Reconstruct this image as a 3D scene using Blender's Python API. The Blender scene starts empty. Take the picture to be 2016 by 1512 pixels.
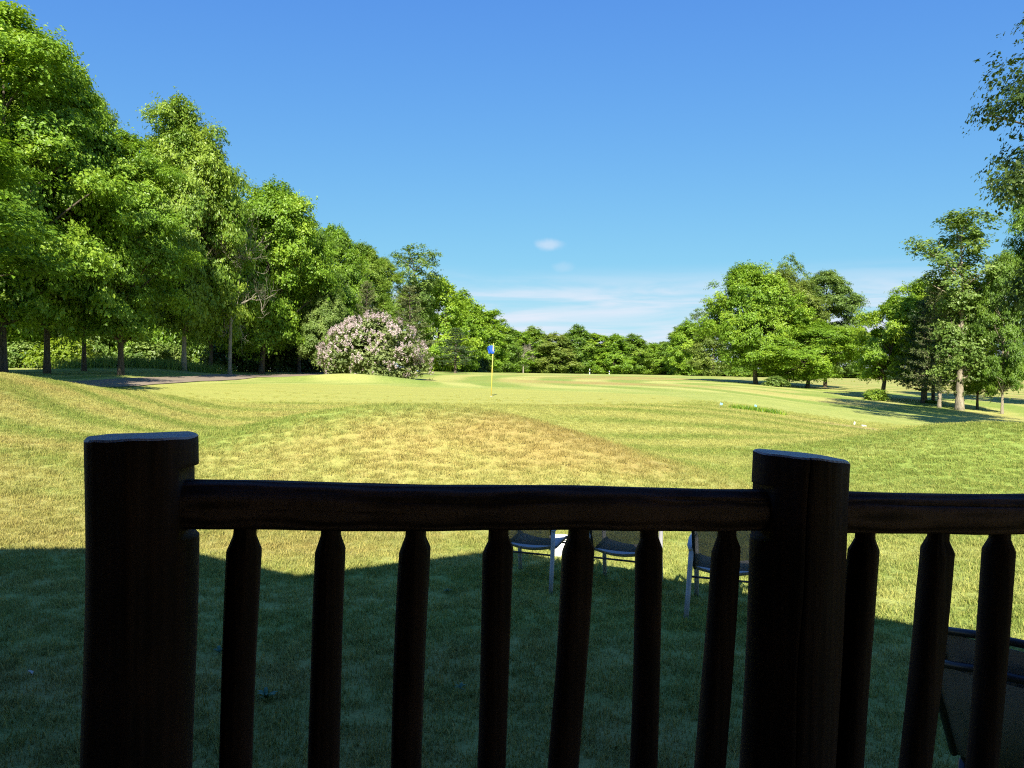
import bpy, bmesh, math, random
import numpy as np
from mathutils import Vector, Matrix, Euler

R = math.radians
scene = bpy.context.scene
COL = scene.collection

# ------------------------------------------------------------------ camera, sky, sun, exposure
F = 1514.0                       # focal length in pixels of the 2016 px wide photograph
CAM_Z = 2.05
SUN_AZ, SUN_EL = 2.0, 38.0      # light travels towards +X*sin(az) +Y*cos(az)
cam_d = bpy.data.cameras.new('camera')
cam_d.sensor_width = 36.0
cam_d.lens = 36.0 * F / 2016.0
cam_d.clip_start, cam_d.clip_end = 0.05, 6000.0
cam = bpy.data.objects.new('camera', cam_d)
cam.location = (0, 0, CAM_Z)
cam.rotation_euler = (R(90 - 0.68), R(-0.5), 0)
COL.objects.link(cam)
scene.camera = cam

world = bpy.data.worlds.new('World')
scene.world = world
world.use_nodes = True
wn, wl = world.node_tree.nodes, world.node_tree.links
wn.clear()
w_out = wn.new('ShaderNodeOutputWorld')
w_bg = wn.new('ShaderNodeBackground')
w_bg.inputs['Strength'].default_value = 0.07
sky = wn.new('ShaderNodeTexSky')
sky.sky_type = 'NISHITA'
sky.sun_disc = False
sky.sun_elevation = R(SUN_EL)
sky.sun_rotation = R(180 + SUN_AZ)
sky.altitude = 200.0
sky.air_density = 1.0
sky.dust_density = 0.1
sky.ozone_density = 2.2
def wmath(op, a, b=None, c=None, clamp=False):
    n = wn.new('ShaderNodeMath'); n.operation = op; n.use_clamp = clamp
    for i, v in enumerate((a, b, c)):
        if v is None: continue
        if isinstance(v, (int, float)): n.inputs[i].default_value = v
        else: wl.new(v, n.inputs[i])
    return n.outputs[0]
# the camera's rendering of a clear sky: each channel rolls off softly instead of clipping at the horizon
srgb = wn.new('ShaderNodeSeparateColor'); wl.new(sky.outputs['Color'], srgb.inputs[0])
crgb = wn.new('ShaderNodeCombineColor')
for i, (top_, k_) in enumerate(((0.60, 0.80), (0.93, 1.0), (0.92, 2.9))):
    e_ = wmath('EXPONENT', wmath('MULTIPLY', srgb.outputs[i], -0.1885 * k_))
    wl.new(wmath('MULTIPLY', wmath('SUBTRACT', 1.0, e_), top_ / 0.1665), crgb.inputs[i])
# thin cirrus: a low veil all round the horizon and a few faint puffs above it
tc = wn.new('ShaderNodeTexCoord')
sep = wn.new('ShaderNodeSeparateXYZ')
wl.new(tc.outputs['Generated'], sep.inputs['Vector'])
mp = wn.new('ShaderNodeMapping')
mp.inputs['Scale'].default_value = (2.2, 2.2, 22.0)
wl.new(tc.outputs['Generated'], mp.inputs['Vector'])
nz = wn.new('ShaderNodeTexNoise')
nz.inputs['Scale'].default_value = 1.6
nz.inputs['Detail'].default_value = 6.0
nz.inputs['Roughness'].default_value = 0.55
nz.inputs['Distortion'].default_value = 0.6
wl.new(mp.outputs['Vector'], nz.inputs['Vector'])
def wramp(v, a, b, lo=0.0, hi=1.0):
    n = wn.new('ShaderNodeMapRange'); n.interpolation_type = 'SMOOTHSTEP'
    wl.new(v, n.inputs['Value'])
    for k, x in zip(('From Min', 'From Max', 'To Min', 'To Max'), (a, b, lo, hi)):
        n.inputs[k].default_value = x
    return n.outputs[0]
elev = sep.outputs['Z']
low = wramp(elev, 0.145, 0.085)
cl = wramp(nz.outputs['Fac'], 0.34, 0.60)
veil = wmath('MULTIPLY', wmath('MULTIPLY', low, wmath('MULTIPLY_ADD', cl, 0.85, 0.15)), 0.95)
def puff(px, py, sx, sz, amt):
    d = Vector(((px - 1008) / F, 1.0, (738 - py) / F)).normalized()
    sub = wn.new('ShaderNodeVectorMath'); sub.operation = 'SUBTRACT'
    wl.new(tc.outputs['Generated'], sub.inputs[0]); sub.inputs[1].default_value = d
    nn = wn.new('ShaderNodeTexNoise'); nn.inputs['Scale'].default_value = 45.0; nn.inputs['Detail'].default_value = 4.0
    wl.new(tc.outputs['Generated'], nn.inputs['Vector'])
    sc_ = wn.new('ShaderNodeVectorMath'); sc_.operation = 'MULTIPLY'
    wl.new(sub.outputs[0], sc_.inputs[0]); sc_.inputs[1].default_value = (1 / sx, 1 / 0.05, 1 / sz)
    ln = wn.new('ShaderNodeVectorMath'); ln.operation = 'LENGTH'
    wl.new(sc_.outputs[0], ln.inputs[0])
    dd = wmath('ADD', ln.outputs['Value'], wmath('MULTIPLY_ADD', nn.outputs['Fac'], 1.2, -0.6))
    return wmath('MULTIPLY', wramp(dd, 1.1, 0.1), amt)
tot = wmath('MAXIMUM', veil, puff(1078, 483, 0.021, 0.009, 0.5))
tot = wmath('MAXIMUM', tot, puff(1108, 526, 0.018, 0.009, 0.2))
mixc = wn.new('ShaderNodeMix'); mixc.data_type = 'RGBA'
wl.new(tot, mixc.inputs['Factor'])
wl.new(crgb.outputs[0], mixc.inputs['A'])
mixc.inputs['B'].default_value = (4.8, 5.15, 5.85, 1)
wl.new(mixc.outputs['Result'], w_bg.inputs['Color'])
wl.new(w_bg.outputs[0], w_out.inputs['Surface'])

sun_d = bpy.data.lights.new('sun', 'SUN')
sun_d.energy = 5.0
sun_d.angle = R(0.53)
sun_d.color = (1.0, 0.94, 0.82)
sun = bpy.data.objects.new('sun', sun_d)
sdir = Vector((math.sin(R(SUN_AZ)) * math.cos(R(SUN_EL)), math.cos(R(SUN_AZ)) * math.cos(R(SUN_EL)), -math.sin(R(SUN_EL))))
sun.rotation_euler = sdir.to_track_quat('-Z', 'Y').to_euler()
sun.location = (-40, -80, 70)
COL.objects.link(sun)

vs = scene.view_settings
vs.view_transform = 'Standard'
vs.look = 'None'
vs.gamma = 1.0
vs.use_curve_mapping = False
vs.exposure = 1.25
scene.cycles.use_denoising = False
scene.cycles.pixel_filter_type = 'BLACKMAN_HARRIS'
scene.cycles.filter_width = 1.15
scene.cycles.max_bounces = 8
scene.cycles.diffuse_bounces = 4
scene.cycles.transmission_bounces = 6
scene.cycles.transparent_max_bounces = 8
scene.cycles.sample_clamp_indirect = 6.0

# ------------------------------------------------------------------ helpers
bpy.context.view_layer.update()
CAM_M = cam.rotation_euler.to_matrix()
def at(px, py, Y):
    """world point on the ray through a pixel of the photograph at forward distance Y"""
    d = CAM_M @ Vector(((px - 1008) / F, -(py - 756) / F, -1.0))
    t = Y / d.y
    return Vector((d.x * t, Y, CAM_Z + d.z * t))

def tag(o, label=None, cat=None, group=None, kind=None):
    if label: o['label'] = label
    if cat: o['category'] = cat
    if group: o['group'] = group
    if kind: o['kind'] = kind
    return o
def link(name, me, parent=None, mats=()):
    o = bpy.data.objects.new(name, me)
    COL.objects.link(o)
    if parent is not None: o.parent = parent
    for m in mats: o.data.materials.append(m)
    return o
def empty(name, loc, rz=0.0, sc=(1, 1, 1)):
    o = bpy.data.objects.new(name, None)
    o.empty_display_size = 0.2
    o.location = loc; o.rotation_euler = (0, 0, rz); o.scale = sc
    COL.objects.link(o)
    return o
def np_mesh(name, V, Fq, attrs=None, smooth=False):
    """mesh from arrays: V (n,3), Fq (m,k) with k fixed"""
    V = np.asarray(V, np.float32); Fq = np.asarray(Fq, np.int32)
    me = bpy.data.meshes.new(name)
    m, k = Fq.shape
    me.vertices.add(len(V)); me.vertices.foreach_set('co', V.ravel())
    me.loops.add(m * k); me.loops.foreach_set('vertex_index', Fq.ravel())
    me.polygons.add(m)
    me.polygons.foreach_set('loop_start', np.arange(0, m * k, k, dtype=np.int32))
    me.polygons.foreach_set('loop_total', np.full(m, k, np.int32))
    me.polygons.foreach_set('use_smooth', np.full(m, smooth, bool))
    me.update(calc_edges=True)
    for an, av in (attrs or {}).items():
        a = me.attributes.new(an, 'FLOAT', 'POINT')
        a.data.foreach_set('value', np.asarray(av, np.float32))
    return me

class MB:
    """collects polygons of several shapes into one mesh"""
    def __init__(s): s.v, s.f, s.m, s.sm = [], [], [], []
    def add(s, vs_, fs, mat=0, smooth=False):
        b = len(s.v); s.v += [tuple(p) for p in vs_]
        for f in fs:
            s.f.append([i + b for i in f]); s.m.append(mat); s.sm.append(smooth)
    def box(s, c, d, mat=0, M=None):
        c = Vector(c); hx, hy, hz = d[0] / 2, d[1] / 2, d[2] / 2
        vs_ = [Vector((x, y, z)) for x in (-hx, hx) for y in (-hy, hy) for z in (-hz, hz)]
        if M is not None: vs_ = [M @ p for p in vs_]
        s.add([p + c for p in vs_], [(0, 1, 3, 2), (4, 6, 7, 5), (0, 4, 5, 1), (2, 3, 7, 6), (0, 2, 6, 4), (1, 5, 7, 3)], mat)
    def tube(s, pts, rad, n=8, mat=0, smooth=True, cap=True, flat=1.0, wob=None):
        pts = [Vector(p) for p in pts]
        if isinstance(rad, (int, float)): rad = [rad] * len(pts)
        rings = []; up = None
        for i, p in enumerate(pts):
            t = (pts[min(i + 1, len(pts) - 1)] - pts[max(i - 1, 0)]).normalized()
            if up is None:
                up = Vector((0, 0, 1)) if abs(t.z) < 0.9 else Vector((1, 0, 0))
            a = t.cross(up)
            if a.length < 1e-4: a = t.cross(Vector((0, 1, 0)))
            a.normalize(); b = a.cross(t).normalized(); up = b
            ring = []
            for k in range(n):
                th = 2 * math.pi * k / n
                r = rad[i] * (1 + (wob(i, th) if wob else 0))
                ring.append(p + a * (math.cos(th) * r) + b * (math.sin(th) * r * flat))
            rings.append(ring)
        vs_ = [p for r_ in rings for p in r_]
        fs = []
        for i in range(len(pts) - 1):
            for k in range(n):
                k2 = (k + 1) % n
                fs.append((i * n + k, i * n + k2, (i + 1) * n + k2, (i + 1) * n + k))
        s.add(vs_, fs, mat, smooth)
        if cap:
            b0 = len(s.v) - len(vs_)
            s.f.append([b0 + k for k in range(n)][::-1]); s.m.append(mat); s.sm.append(False)
            b1 = b0 + (len(pts) - 1) * n
            s.f.append([b1 + k for k in range(n)]); s.m.append(mat); s.sm.append(False)
    def mesh(s, name):
        me = bpy.data.meshes.new(name)
        me.from_pydata(s.v, [], s.f)
        me.polygons.foreach_set('material_index', s.m)
        me.polygons.foreach_set('use_smooth', s.sm)
        me.update()
        return me
    def build(s, name, parent, *mats):
        return link(name, s.mesh(name), parent, mats)

# lattice noise for the terrain
_prng = np.random.RandomState(7)
_LAT = _prng.rand(256, 256)
def vnoise(x, y):
    xi = np.floor(x).astype(int); yi = np.floor(y).astype(int)
    fx = x - xi; fy = y - yi
    fx = fx * fx * (3 - 2 * fx); fy = fy * fy * (3 - 2 * fy)
    g = lambda a, b: _LAT[a & 255, b & 255]
    return ((g(xi, yi) * (1 - fx) + g(xi + 1, yi) * fx) * (1 - fy) + (g(xi, yi + 1) * (1 - fx) + g(xi + 1, yi + 1) * fx) * fy) * 2 - 1
def fbm(x, y, n=4):
    s = 0; a = 0.5
    for i in range(n):
        s = s + a * vnoise(x * 2 ** i + 17 * i, y * 2 ** i + 31 * i); a *= 0.5
    return s

# ------------------------------------------------------------------ terrain height
TY = np.array([-60, 0, 5, 8, 11, 15, 19, 23, 26, 29, 33, 42, 55, 75, 100, 140, 200, 300, 700], float)
TPX = np.array([-700, -300, 0, 200, 400, 600, 1000, 1400, 1700, 2016, 2500], float)
TZ = np.array([
    # -700  -300    0    200   400   600   1000  1400  1700  2016  2500
    [0.00, 0.00, 0.00, 0.00, 0.00, 0.00, 0.00, 0.00, 0.00, 0.00, 0.00],   # -60
    [0.00, 0.00, 0.00, 0.00, 0.00, 0.00, 0.00, 0.00, 0.00, 0.00, 0.00],   # 0
    [0.10, 0.06, 0.03, 0.02, 0.01, 0.00, 0.00, 0.00, 0.00, 0.00, 0.00],   # 5
    [0.35, 0.25, 0.14, 0.08, 0.04, 0.03, 0.03, 0.02, 0.00, 0.00, 0.00],   # 8
    [0.95, 0.75, 0.48, 0.30, 0.14, 0.10, 0.08, 0.06, 0.02, -0.02, 0.00],  # 11
    [1.60, 1.40, 1.10, 0.72, 0.36, 0.30, 0.24, 0.12, 0.04, 0.00, -0.1],   # 15
    [2.00, 1.90, 1.66, 1.16, 0.66, 0.62, 0.54, 0.38, 0.16, 0.00, -0.2],   # 19
    [2.05, 2.02, 1.96, 1.46, 0.92, 0.96, 0.94, 0.78, 0.32, -0.10, -0.4],  # 23
    [1.95, 1.90, 1.82, 1.46, 1.08, 1.10, 1.05, 0.93, 0.36, -0.2, -0.5],   # 26
    [1.85, 1.75, 1.66, 1.42, 1.22, 1.18, 1.10, 1.00, 0.28, -0.28, -0.5],  # 29
    [1.95, 1.88, 1.80, 1.56, 1.38, 1.28, 1.15, 1.05, 0.22, -0.33, -0.6],  # 33
    [2.15, 2.10, 2.05, 1.98, 1.68, 1.50, 1.30, 1.15, 0.28, -0.35, -0.6],  # 42
    [2.35, 2.30, 2.28, 2.26, 2.12, 1.82, 1.55, 1.30, 0.45, 0.00, -0.3],   # 55
    [2.50, 2.50, 2.45, 2.40, 2.35, 2.20, 1.95, 1.50, 0.75, 0.40, 0.20],   # 75
    [2.60, 2.60, 2.60, 2.60, 2.55, 2.45, 2.22, 1.80, 1.00, 0.80, 0.60],   # 100
    [2.60, 2.60, 2.60, 2.60, 2.60, 2.55, 2.38, 2.12, 1.32, 1.20, 1.10],   # 140
    [2.40, 2.40, 2.40, 2.40, 2.40, 2.35, 2.20, 2.10, 1.60, 1.50, 1.40],   # 200
    [2.20, 2.20, 2.20, 2.20, 2.20, 2.20, 2.10, 2.00, 1.90, 1.80, 1.80],   # 300
    [2.00, 2.00, 2.00, 2.00, 2.00, 2.00, 2.00, 2.00, 2.00, 2.00, 2.00],   # 700
])
def _cr(p0, p1, p2, p3, t):
    # monotone-ish cubic
    m1 = (p2 - p0) * 0.5; m2 = (p3 - p1) * 0.5
    t2 = t * t; t3 = t2 * t
    return (2 * t3 - 3 * t2 + 1) * p1 + (t3 - 2 * t2 + t) * m1 + (-2 * t3 + 3 * t2) * p2 + (t3 - t2) * m2
_TI = np.arange(len(TY), dtype=float); _XI = np.arange(len(TPX), dtype=float)
def terrain(X, Y):
    X = np.asarray(X, float); Y = np.asarray(Y, float)
    u = X / np.maximum(Y, 4.0) * F + 1008
    # uneven rows are smoothed by interpolating in index space
    yi = np.interp(Y, TY, _TI); xi = np.interp(u, TPX, _XI)
    y0 = np.clip(np.floor(yi).astype(int), 0, len(TY) - 2); x0 = np.clip(np.floor(xi).astype(int), 0, len(TPX) - 2)
    ty = yi - y0; tx = xi - x0
    rows = []
    for dy in (-1, 0, 1, 2):
        yy = np.clip(y0 + dy, 0, len(TY) - 1)
        g = [TZ[yy, np.clip(x0 + dx, 0, len(TPX) - 1)] for dx in (-1, 0, 1, 2)]
        rows.append(_cr(*g, tx))
    z = _cr(*rows, ty)
    G = lambda cx, cy, sx, sy, h, rot=0.0: h * np.exp(-0.5 * ((((X - cx) * math.cos(rot) + (Y - cy) * math.sin(rot)) / sx) ** 2 + ((-(X - cx) * math.sin(rot) + (Y - cy) * math.cos(rot)) / sy) ** 2))
    z = z + G(-2.4, 14.8, 2.8, 1.8, 1.12)          # mound in front of the green
    z = z + G(0.3, 14.3, 1.5, 1.2, 0.27) + G(2.1, 13.2, 1.4, 1.0, 0.27) + G(3.6, 12.2, 1.2, 0.9, 0.10)
    z = z + G(11.2, 17.0, 3.3, 2.1, 1.06)         # mound at the right
    z = z + G(-9.6, 46.0, 3.0, 1.5, 0.46)         # low bank behind the green
    z = z + G(-12.6, 66.0, 1.6, 1.6, 0.5)
    z = z + G(-22.5, 47.0, 3.0, 2.6, 0.28)
    far = np.clip((Y - 12) / 30, 0, 1)
    z = z + fbm(X * 0.11 + 3, Y * 0.11, 3) * 0.10 * far + fbm(X * 0.45, Y * 0.45 + 9, 3) * 0.025
    return z
def tz(x, y): return float(terrain(np.array([x]), np.array([y]))[0])

def gauss(X, Y, cx, cy, sx, sy, rot=0.0):
    c, s = math.cos(rot), math.sin(rot)
    return np.exp(-0.5 * ((((X - cx) * c + (Y - cy) * s) / sx) ** 2 + ((-(X - cx) * s + (Y - cy) * c) / sy) ** 2))
def sm(a, b, x):
    t = np.clip((x - a) / (b - a), 0, 1); return t * t * (3 - 2 * t)

def ground_attrs(X, Y):
    wx = X + 1.3 * fbm(X * 0.2, Y * 0.2 + 40, 2); wy = Y + 1.3 * fbm(X * 0.2 + 70, Y * 0.2, 2)
    # worn, straw-coloured areas of the lawn, plus a tint lifting the near shade
    dry = 0.12 + 0.40 * fbm(X * 0.23 + 5, Y * 0.23, 4)
    dry += 0.62 * gauss(X, Y, -1.2, 13.1, 3.2, 1.5) + 0.55 * gauss(X, Y, 1.9, 13.1, 2.6, 0.9, -0.55) - 0.35 * gauss(X, Y, -3.4, 15.0, 3.2, 0.7)
    dry += 0.34 * gauss(X, Y, -5.5, 9.2, 3.6, 1.8) + 0.30 * gauss(X, Y, -0.5, 9.3, 3.0, 0.9)
    dry += 0.38 * sm(8.0, 5.0, Y)  # straw tinge of the near lawn, strengthened in colour to lift the house shade
    dry += 0.32 * gauss(X, Y, -13.0, 17.0, 2.5, 4.0, 0.4)
    dry += 0.85 * gauss(X, Y, 5.0, 58.0, 7.0, 3.2, -0.15) + 0.8 * gauss(X, Y, 15.0, 88.0, 9.0, 6.0) + 0.6 * gauss(X, Y, 10.0, 72.0, 6.0, 2.5, 0.2) + 0.5 * gauss(X, Y, 22.0, 48.0, 5.0, 2.2, -0.2)
    dry += 0.35 * sm(20, 45, X) * sm(55, 75, Y)
    dry -= 0.60 * gauss(X, Y, 11.0, 15.0, 5.0, 4.0) + 0.35 * gauss(X, Y, 6.0, 7.5, 3.4, 2.6)
    dry -= 0.30 * gauss(X, Y, 14.0, 36.0, 8.0, 8.0) + 0.25 * gauss(X, Y, -9.6, 45.0, 3.5, 2.0)
    dry -= 0.30 * gauss(X, Y, -24.0, 42.0, 7.0, 12.0)
    green = sm(1.08, 0.94, np.hypot((X + 4.0) / 11.5, (Y - 33.0) / 8.0) + 0.05 * fbm(X * 0.2, Y * 0.2, 2))
    # mowing lines
    pf = np.hypot(wx - 20.0, (wy - 62.0) * 0.62)
    far = 1.25 * np.tanh(1.8 * np.sin(2 * math.pi * pf / 6.0)) * sm(40, 47, Y) * (0.75 + 0.6 * fbm(X * 0.08 + 50, Y * 0.08, 2))
    mid = 1.2 * np.sin(2 * math.pi * (wy + 0.16 * wx) / 2.3) * sm(13, 18, Y) * sm(33, 25, Y) * sm(0, 4, X)
    left = 1.3 * np.sin(2 * math.pi * (np.hypot(wx + 2.0, (wy - 34.0)) / 2.1)) * sm(-4.5, -7.0, X) * sm(10, 14, Y) * sm(44, 38, Y)
    near = 0.35 * np.sin(2 * math.pi * (wy - 0.1 * wx) / 1.7) * sm(12, 9, Y)
    stripe = far + mid + left + near
    gstripe = 0.55 * np.sin(2 * math.pi * (Y + 0.06 * X) / 2.4)
    stripe = stripe * (1 - green) + gstripe * green
    stripe = stripe - 1.5 * gauss(X, Y, 10.2, 15.6, 4.0, 2.0) + 0.7 * gauss(X, Y, 14.0, 27.0, 6.0, 4.0) - 0.5 * gauss(X, Y, -2.6, 14.7, 2.8, 0.9) - 0.9 * gauss(X, Y, -5.4, 14.6, 1.8, 0.9, 0.15) + 0.7 * gauss(X, Y, 4.5, 17.5, 4.5, 2.0) + 0.7 * gauss(X, Y, -2.5, 23.0, 6.0, 1.8) + 0.5 * gauss(X, Y, -8.0, 20.0, 4.0, 4.0)
    stripe = stripe * (0.65 + 0.5 * fbm(X * 0.15, Y * 0.15 + 11, 2))
    dirt = 0.95 * gauss(X, Y, 12.6, 25.6, 1.6, 0.33, -0.22) + 0.8 * gauss(X, Y, 9.6, 27.6, 0.7, 0.2, -0.3)
    dirt = dirt + 0.5 * gauss(X, Y, -18.6, 47.3, 1.6, 0.6, 0.3)
    return dry, green, stripe, dirt

# ------------------------------------------------------------------ materials
def new_mat(name):
    m = bpy.data.materials.new(name); m.use_nodes = True
    nt = m.node_tree; nt.nodes.clear()
    return m, nt
class NT:
    def __init__(s, nt): s.nt, s.n, s.l = nt, nt.nodes, nt.links
    def put(s, sock, v):
        if v is None: return
        if isinstance(v, bpy.types.NodeSocket): s.l.new(v, sock)
        else: sock.default_value = v
    def math(s, op, a, b=None, c=None, clamp=False):
        n = s.n.new('ShaderNodeMath'); n.operation = op; n.use_clamp = clamp
        for i, v in enumerate((a, b, c)): s.put(n.inputs[i], v)
        return n.outputs[0]
    def mix(s, f, a, b, blend='MIX'):
        n = s.n.new('ShaderNodeMix'); n.data_type = 'RGBA'; n.blend_type = blend; n.clamp_factor = True
        s.put(n.inputs['Factor'], f)
        s.put(n.inputs['A'], (*a, 1) if isinstance(a, tuple) and len(a) == 3 else a)
        s.put(n.inputs['B'], (*b, 1) if isinstance(b, tuple) and len(b) == 3 else b)
        return n.outputs['Result']
    def noise(s, vec, scale, detail=3.0, rough=0.55, dist=0.0):
        n = s.n.new('ShaderNodeTexNoise')
        if vec is not None: s.l.new(vec, n.inputs['Vector'])
        n.inputs['Scale'].default_value = scale; n.inputs['Detail'].default_value = detail
        n.inputs['Roughness'].default_value = rough; n.inputs['Distortion'].default_value = dist
        return n.outputs['Fac']
    def attr(s, name, typ='GEOMETRY'):
        n = s.n.new('ShaderNodeAttribute'); n.attribute_name = name; n.attribute_type = typ
        return n.outputs['Fac']
    def ramp(s, v, a, b, lo=0.0, hi=1.0):
        n = s.n.new('ShaderNodeMapRange'); n.interpolation_type = 'SMOOTHSTEP'
        s.l.new(v, n.inputs['Value'])
        for k, x in zip(('From Min', 'From Max', 'To Min', 'To Max'), (a, b, lo, hi)): n.inputs[k].default_value = x
        return n.outputs[0]
    def mapping(s, vec, scale):
        n = s.n.new('ShaderNodeMapping'); n.inputs['Scale'].default_value = scale; s.l.new(vec, n.inputs['Vector'])
        return n.outputs[0]
    def coord(s, which='Object'): return s.n.new('ShaderNodeTexCoord').outputs[which]
    def pos(s): return s.n.new('ShaderNodeNewGeometry').outputs['Position']
    def bump(s, h, strength, dist):
        n = s.n.new('ShaderNodeBump'); n.inputs['Strength'].default_value = strength; n.inputs['Distance'].default_value = dist
        s.l.new(h, n.inputs['Height']); return n.outputs[0]
    def principled(s, col, rough=0.8, normal=None, spec=0.3, metal=0.0):
        b = s.n.new('ShaderNodeBsdfPrincipled')
        s.put(b.inputs['Base Color'], (*col, 1) if isinstance(col, tuple) and len(col) == 3 else col)
        s.put(b.inputs['Roughness'], rough); s.put(b.inputs['Specular IOR Level'], spec); s.put(b.inputs['Metallic'], metal)
        if normal is not None: s.l.new(normal, b.inputs['Normal'])
        return b.outputs[0]
    def out(s, sh):
        o = s.n.new('ShaderNodeOutputMaterial'); s.l.new(sh, o.inputs['Surface'])

GREEN_A, GREEN_B = (0.165, 0.230, 0.045), (0.270, 0.335, 0.070)
DRY, PALE = (0.335, 0.260, 0.085), (0.410, 0.410, 0.125)
STRAW, PUTT, DIRT = (0.47, 0.40, 0.145), (0.375, 0.365, 0.095), (0.43, 0.32, 0.20)
def lawn_colour(t, typ):
    p = t.pos()
    dry = t.attr('dry', typ); st = t.attr('stripe', typ); gr = t.attr('putt', typ); di = t.attr('dirt', typ)
    n1 = t.noise(p, 1.3, 4.0, 0.6); n2 = t.noise(p, 9.0, 3.0, 0.6); n3 = t.noise(p, 0.55, 3.0, 0.6)
    g = t.mix(t.ramp(n2, 0.3, 0.7), GREEN_A, GREEN_B)
    kp = t.math('ADD', t.math('MULTIPLY_ADD', st, 0.80, 0.34), t.math('MULTIPLY_ADD', n3, 0.9, -0.45))
    g = t.mix(t.ramp(t.math('ADD', kp, t.math('MULTIPLY_ADD', n2, 0.4, -0.2)), -0.2, 1.0), g, PALE)
    k = t.math('ADD', dry, t.math('MULTIPLY_ADD', n1, 0.6, -0.30))
    k = t.math('ADD', k, t.math('MULTIPLY_ADD', n2, 0.5, -0.25))
    k = t.math('ADD', k, t.math('MULTIPLY', st, 0.12))
    c = t.mix(t.ramp(k, 0.1, 1.0), g, DRY)
    c = t.mix(t.math('MULTIPLY', t.ramp(k, 1.05, 1.7), 0.85), c, STRAW)
    pc = t.mix(t.math('MULTIPLY_ADD', st, 0.5, 0.5), (0.305, 0.320, 0.074), PUTT)
    c = t.mix(gr, c, pc)
    return t.mix(di, c, DIRT), n2
def mat_ground():
    m, nt = new_mat('lawn_ground'); t = NT(nt)
    c, n2 = lawn_colour(t, 'GEOMETRY')
    p = t.pos()
    fine = t.noise(p, 38.0, 3.0, 0.7); mid = t.noise(p, 6.0, 4.0, 0.65)
    c = t.mix(t.ramp(fine, 0.3, 0.7), t.mix(1.0, c, (0.80, 0.82, 0.74), 'MULTIPLY'), t.mix(1.0, c, (1.16, 1.14, 1.10), 'MULTIPLY'))
    h = t.math('ADD', t.math('MULTIPLY', fine, 0.4), mid)
    t.out(t.principled(c, 0.9, t.bump(h, 0.7, 0.06), 0.15))
    return m
def mat_blade():
    m, nt = new_mat('grass_blade'); t = NT(nt)
    c, n2 = lawn_colour(t, 'INSTANCER')
    oi = t.n.new('ShaderNodeObjectInfo').outputs['Random']
    ti = t.attr('tint')
    c = t.mix(t.math('MULTIPLY', ti, 0.55), c, STRAW)
    c = t.mix(1.0, c, t.mix(t.math('ADD', t.math('MULTIPLY', oi, 0.5), t.math('MULTIPLY', ti, 0.5)), (0.70, 0.75, 0.70), (1.34, 1.29, 1.20)), 'MULTIPLY')
    d = t.n.new('ShaderNodeBsdfDiffuse'); t.l.new(c, d.inputs['Color'])
    tr = t.n.new('ShaderNodeBsdfTranslucent'); t.l.new(c, tr.inputs['Color'])
    mx = t.n.new('ShaderNodeMixShader'); mx.inputs[0].default_value = 0.3
    t.l.new(d.outputs[0], mx.inputs[1]); t.l.new(tr.outputs[0], mx.inputs[2])
    t.out(mx.outputs[0])
    return m
def mat_leaf(name, dark, mid, light, trans=0.40, gloss=0.025):
    m, nt = new_mat(name); t = NT(nt)
    ti = t.attr('tint')
    oi = t.n.new('ShaderNodeObjectInfo').outputs['Random']
    k = t.math('ADD', ti, t.math('MULTIPLY_ADD', oi, 0.24, -0.12))
    c = t.mix(t.ramp(k, 0.0, 0.55), dark, mid)
    c = t.mix(t.ramp(k, 0.45, 1.0), c, light)
    d = t.n.new('ShaderNodeBsdfDiffuse'); t.l.new(c, d.inputs['Color'])
    tr = t.n.new('ShaderNodeBsdfTranslucent')
    t.l.new(t.mix(1.0, c, (1.25, 1.2, 0.6), 'MULTIPLY'), tr.inputs['Color'])
    mx = t.n.new('ShaderNodeMixShader'); mx.inputs[0].default_value = trans
    t.l.new(d.outputs[0], mx.inputs[1]); t.l.new(tr.outputs[0], mx.inputs[2])
    gl = t.n.new('ShaderNodeBsdfGlossy'); gl.inputs['Roughness'].default_value = 0.45
    gl.inputs['Color'].default_value = (0.9, 0.95, 0.8, 1)
    m2 = t.n.new('ShaderNodeMixShader'); m2.inputs[0].default_value = gloss
    t.l.new(mx.outputs[0], m2.inputs[1]); t.l.new(gl.outputs[0], m2.inputs[2])
    t.out(m2.outputs[0])
    return m
def mat_bark(name, a, b):
    m, nt = new_mat(name); t = NT(nt)
    v = t.mapping(t.coord('Object'), (9, 9, 1.6))
    n = t.noise(v, 2.0, 5.0, 0.65, 0.4); n2 = t.noise(t.coord('Object'), 1.1, 3.0)
    c = t.mix(t.ramp(n, 0.35, 0.65), a, b)
    c = t.mix(t.math('MULTIPLY', n2, 0.5), c, (a[0] * 0.8, a[1] * 0.95, a[2] * 0.7))
    t.out(t.principled(c, 0.92, t.bump(n, 0.9, 0.05), 0.15))
    return m
def mat_plain(name, col, rough=0.6, var=0.15, scale=6.0, spec=0.3, bump=0.0, metal=0.0):
    m, nt = new_mat(name); t = NT(nt)
    n = t.noise(t.coord('Object'), scale, 4.0, 0.6)
    c = t.mix(n, tuple(x * (1 - var) for x in col), tuple(min(1, x * (1 + var)) for x in col))
    t.out(t.principled(c, rough, t.bump(n, bump, 0.01) if bump else None, spec, metal))
    return m
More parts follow.
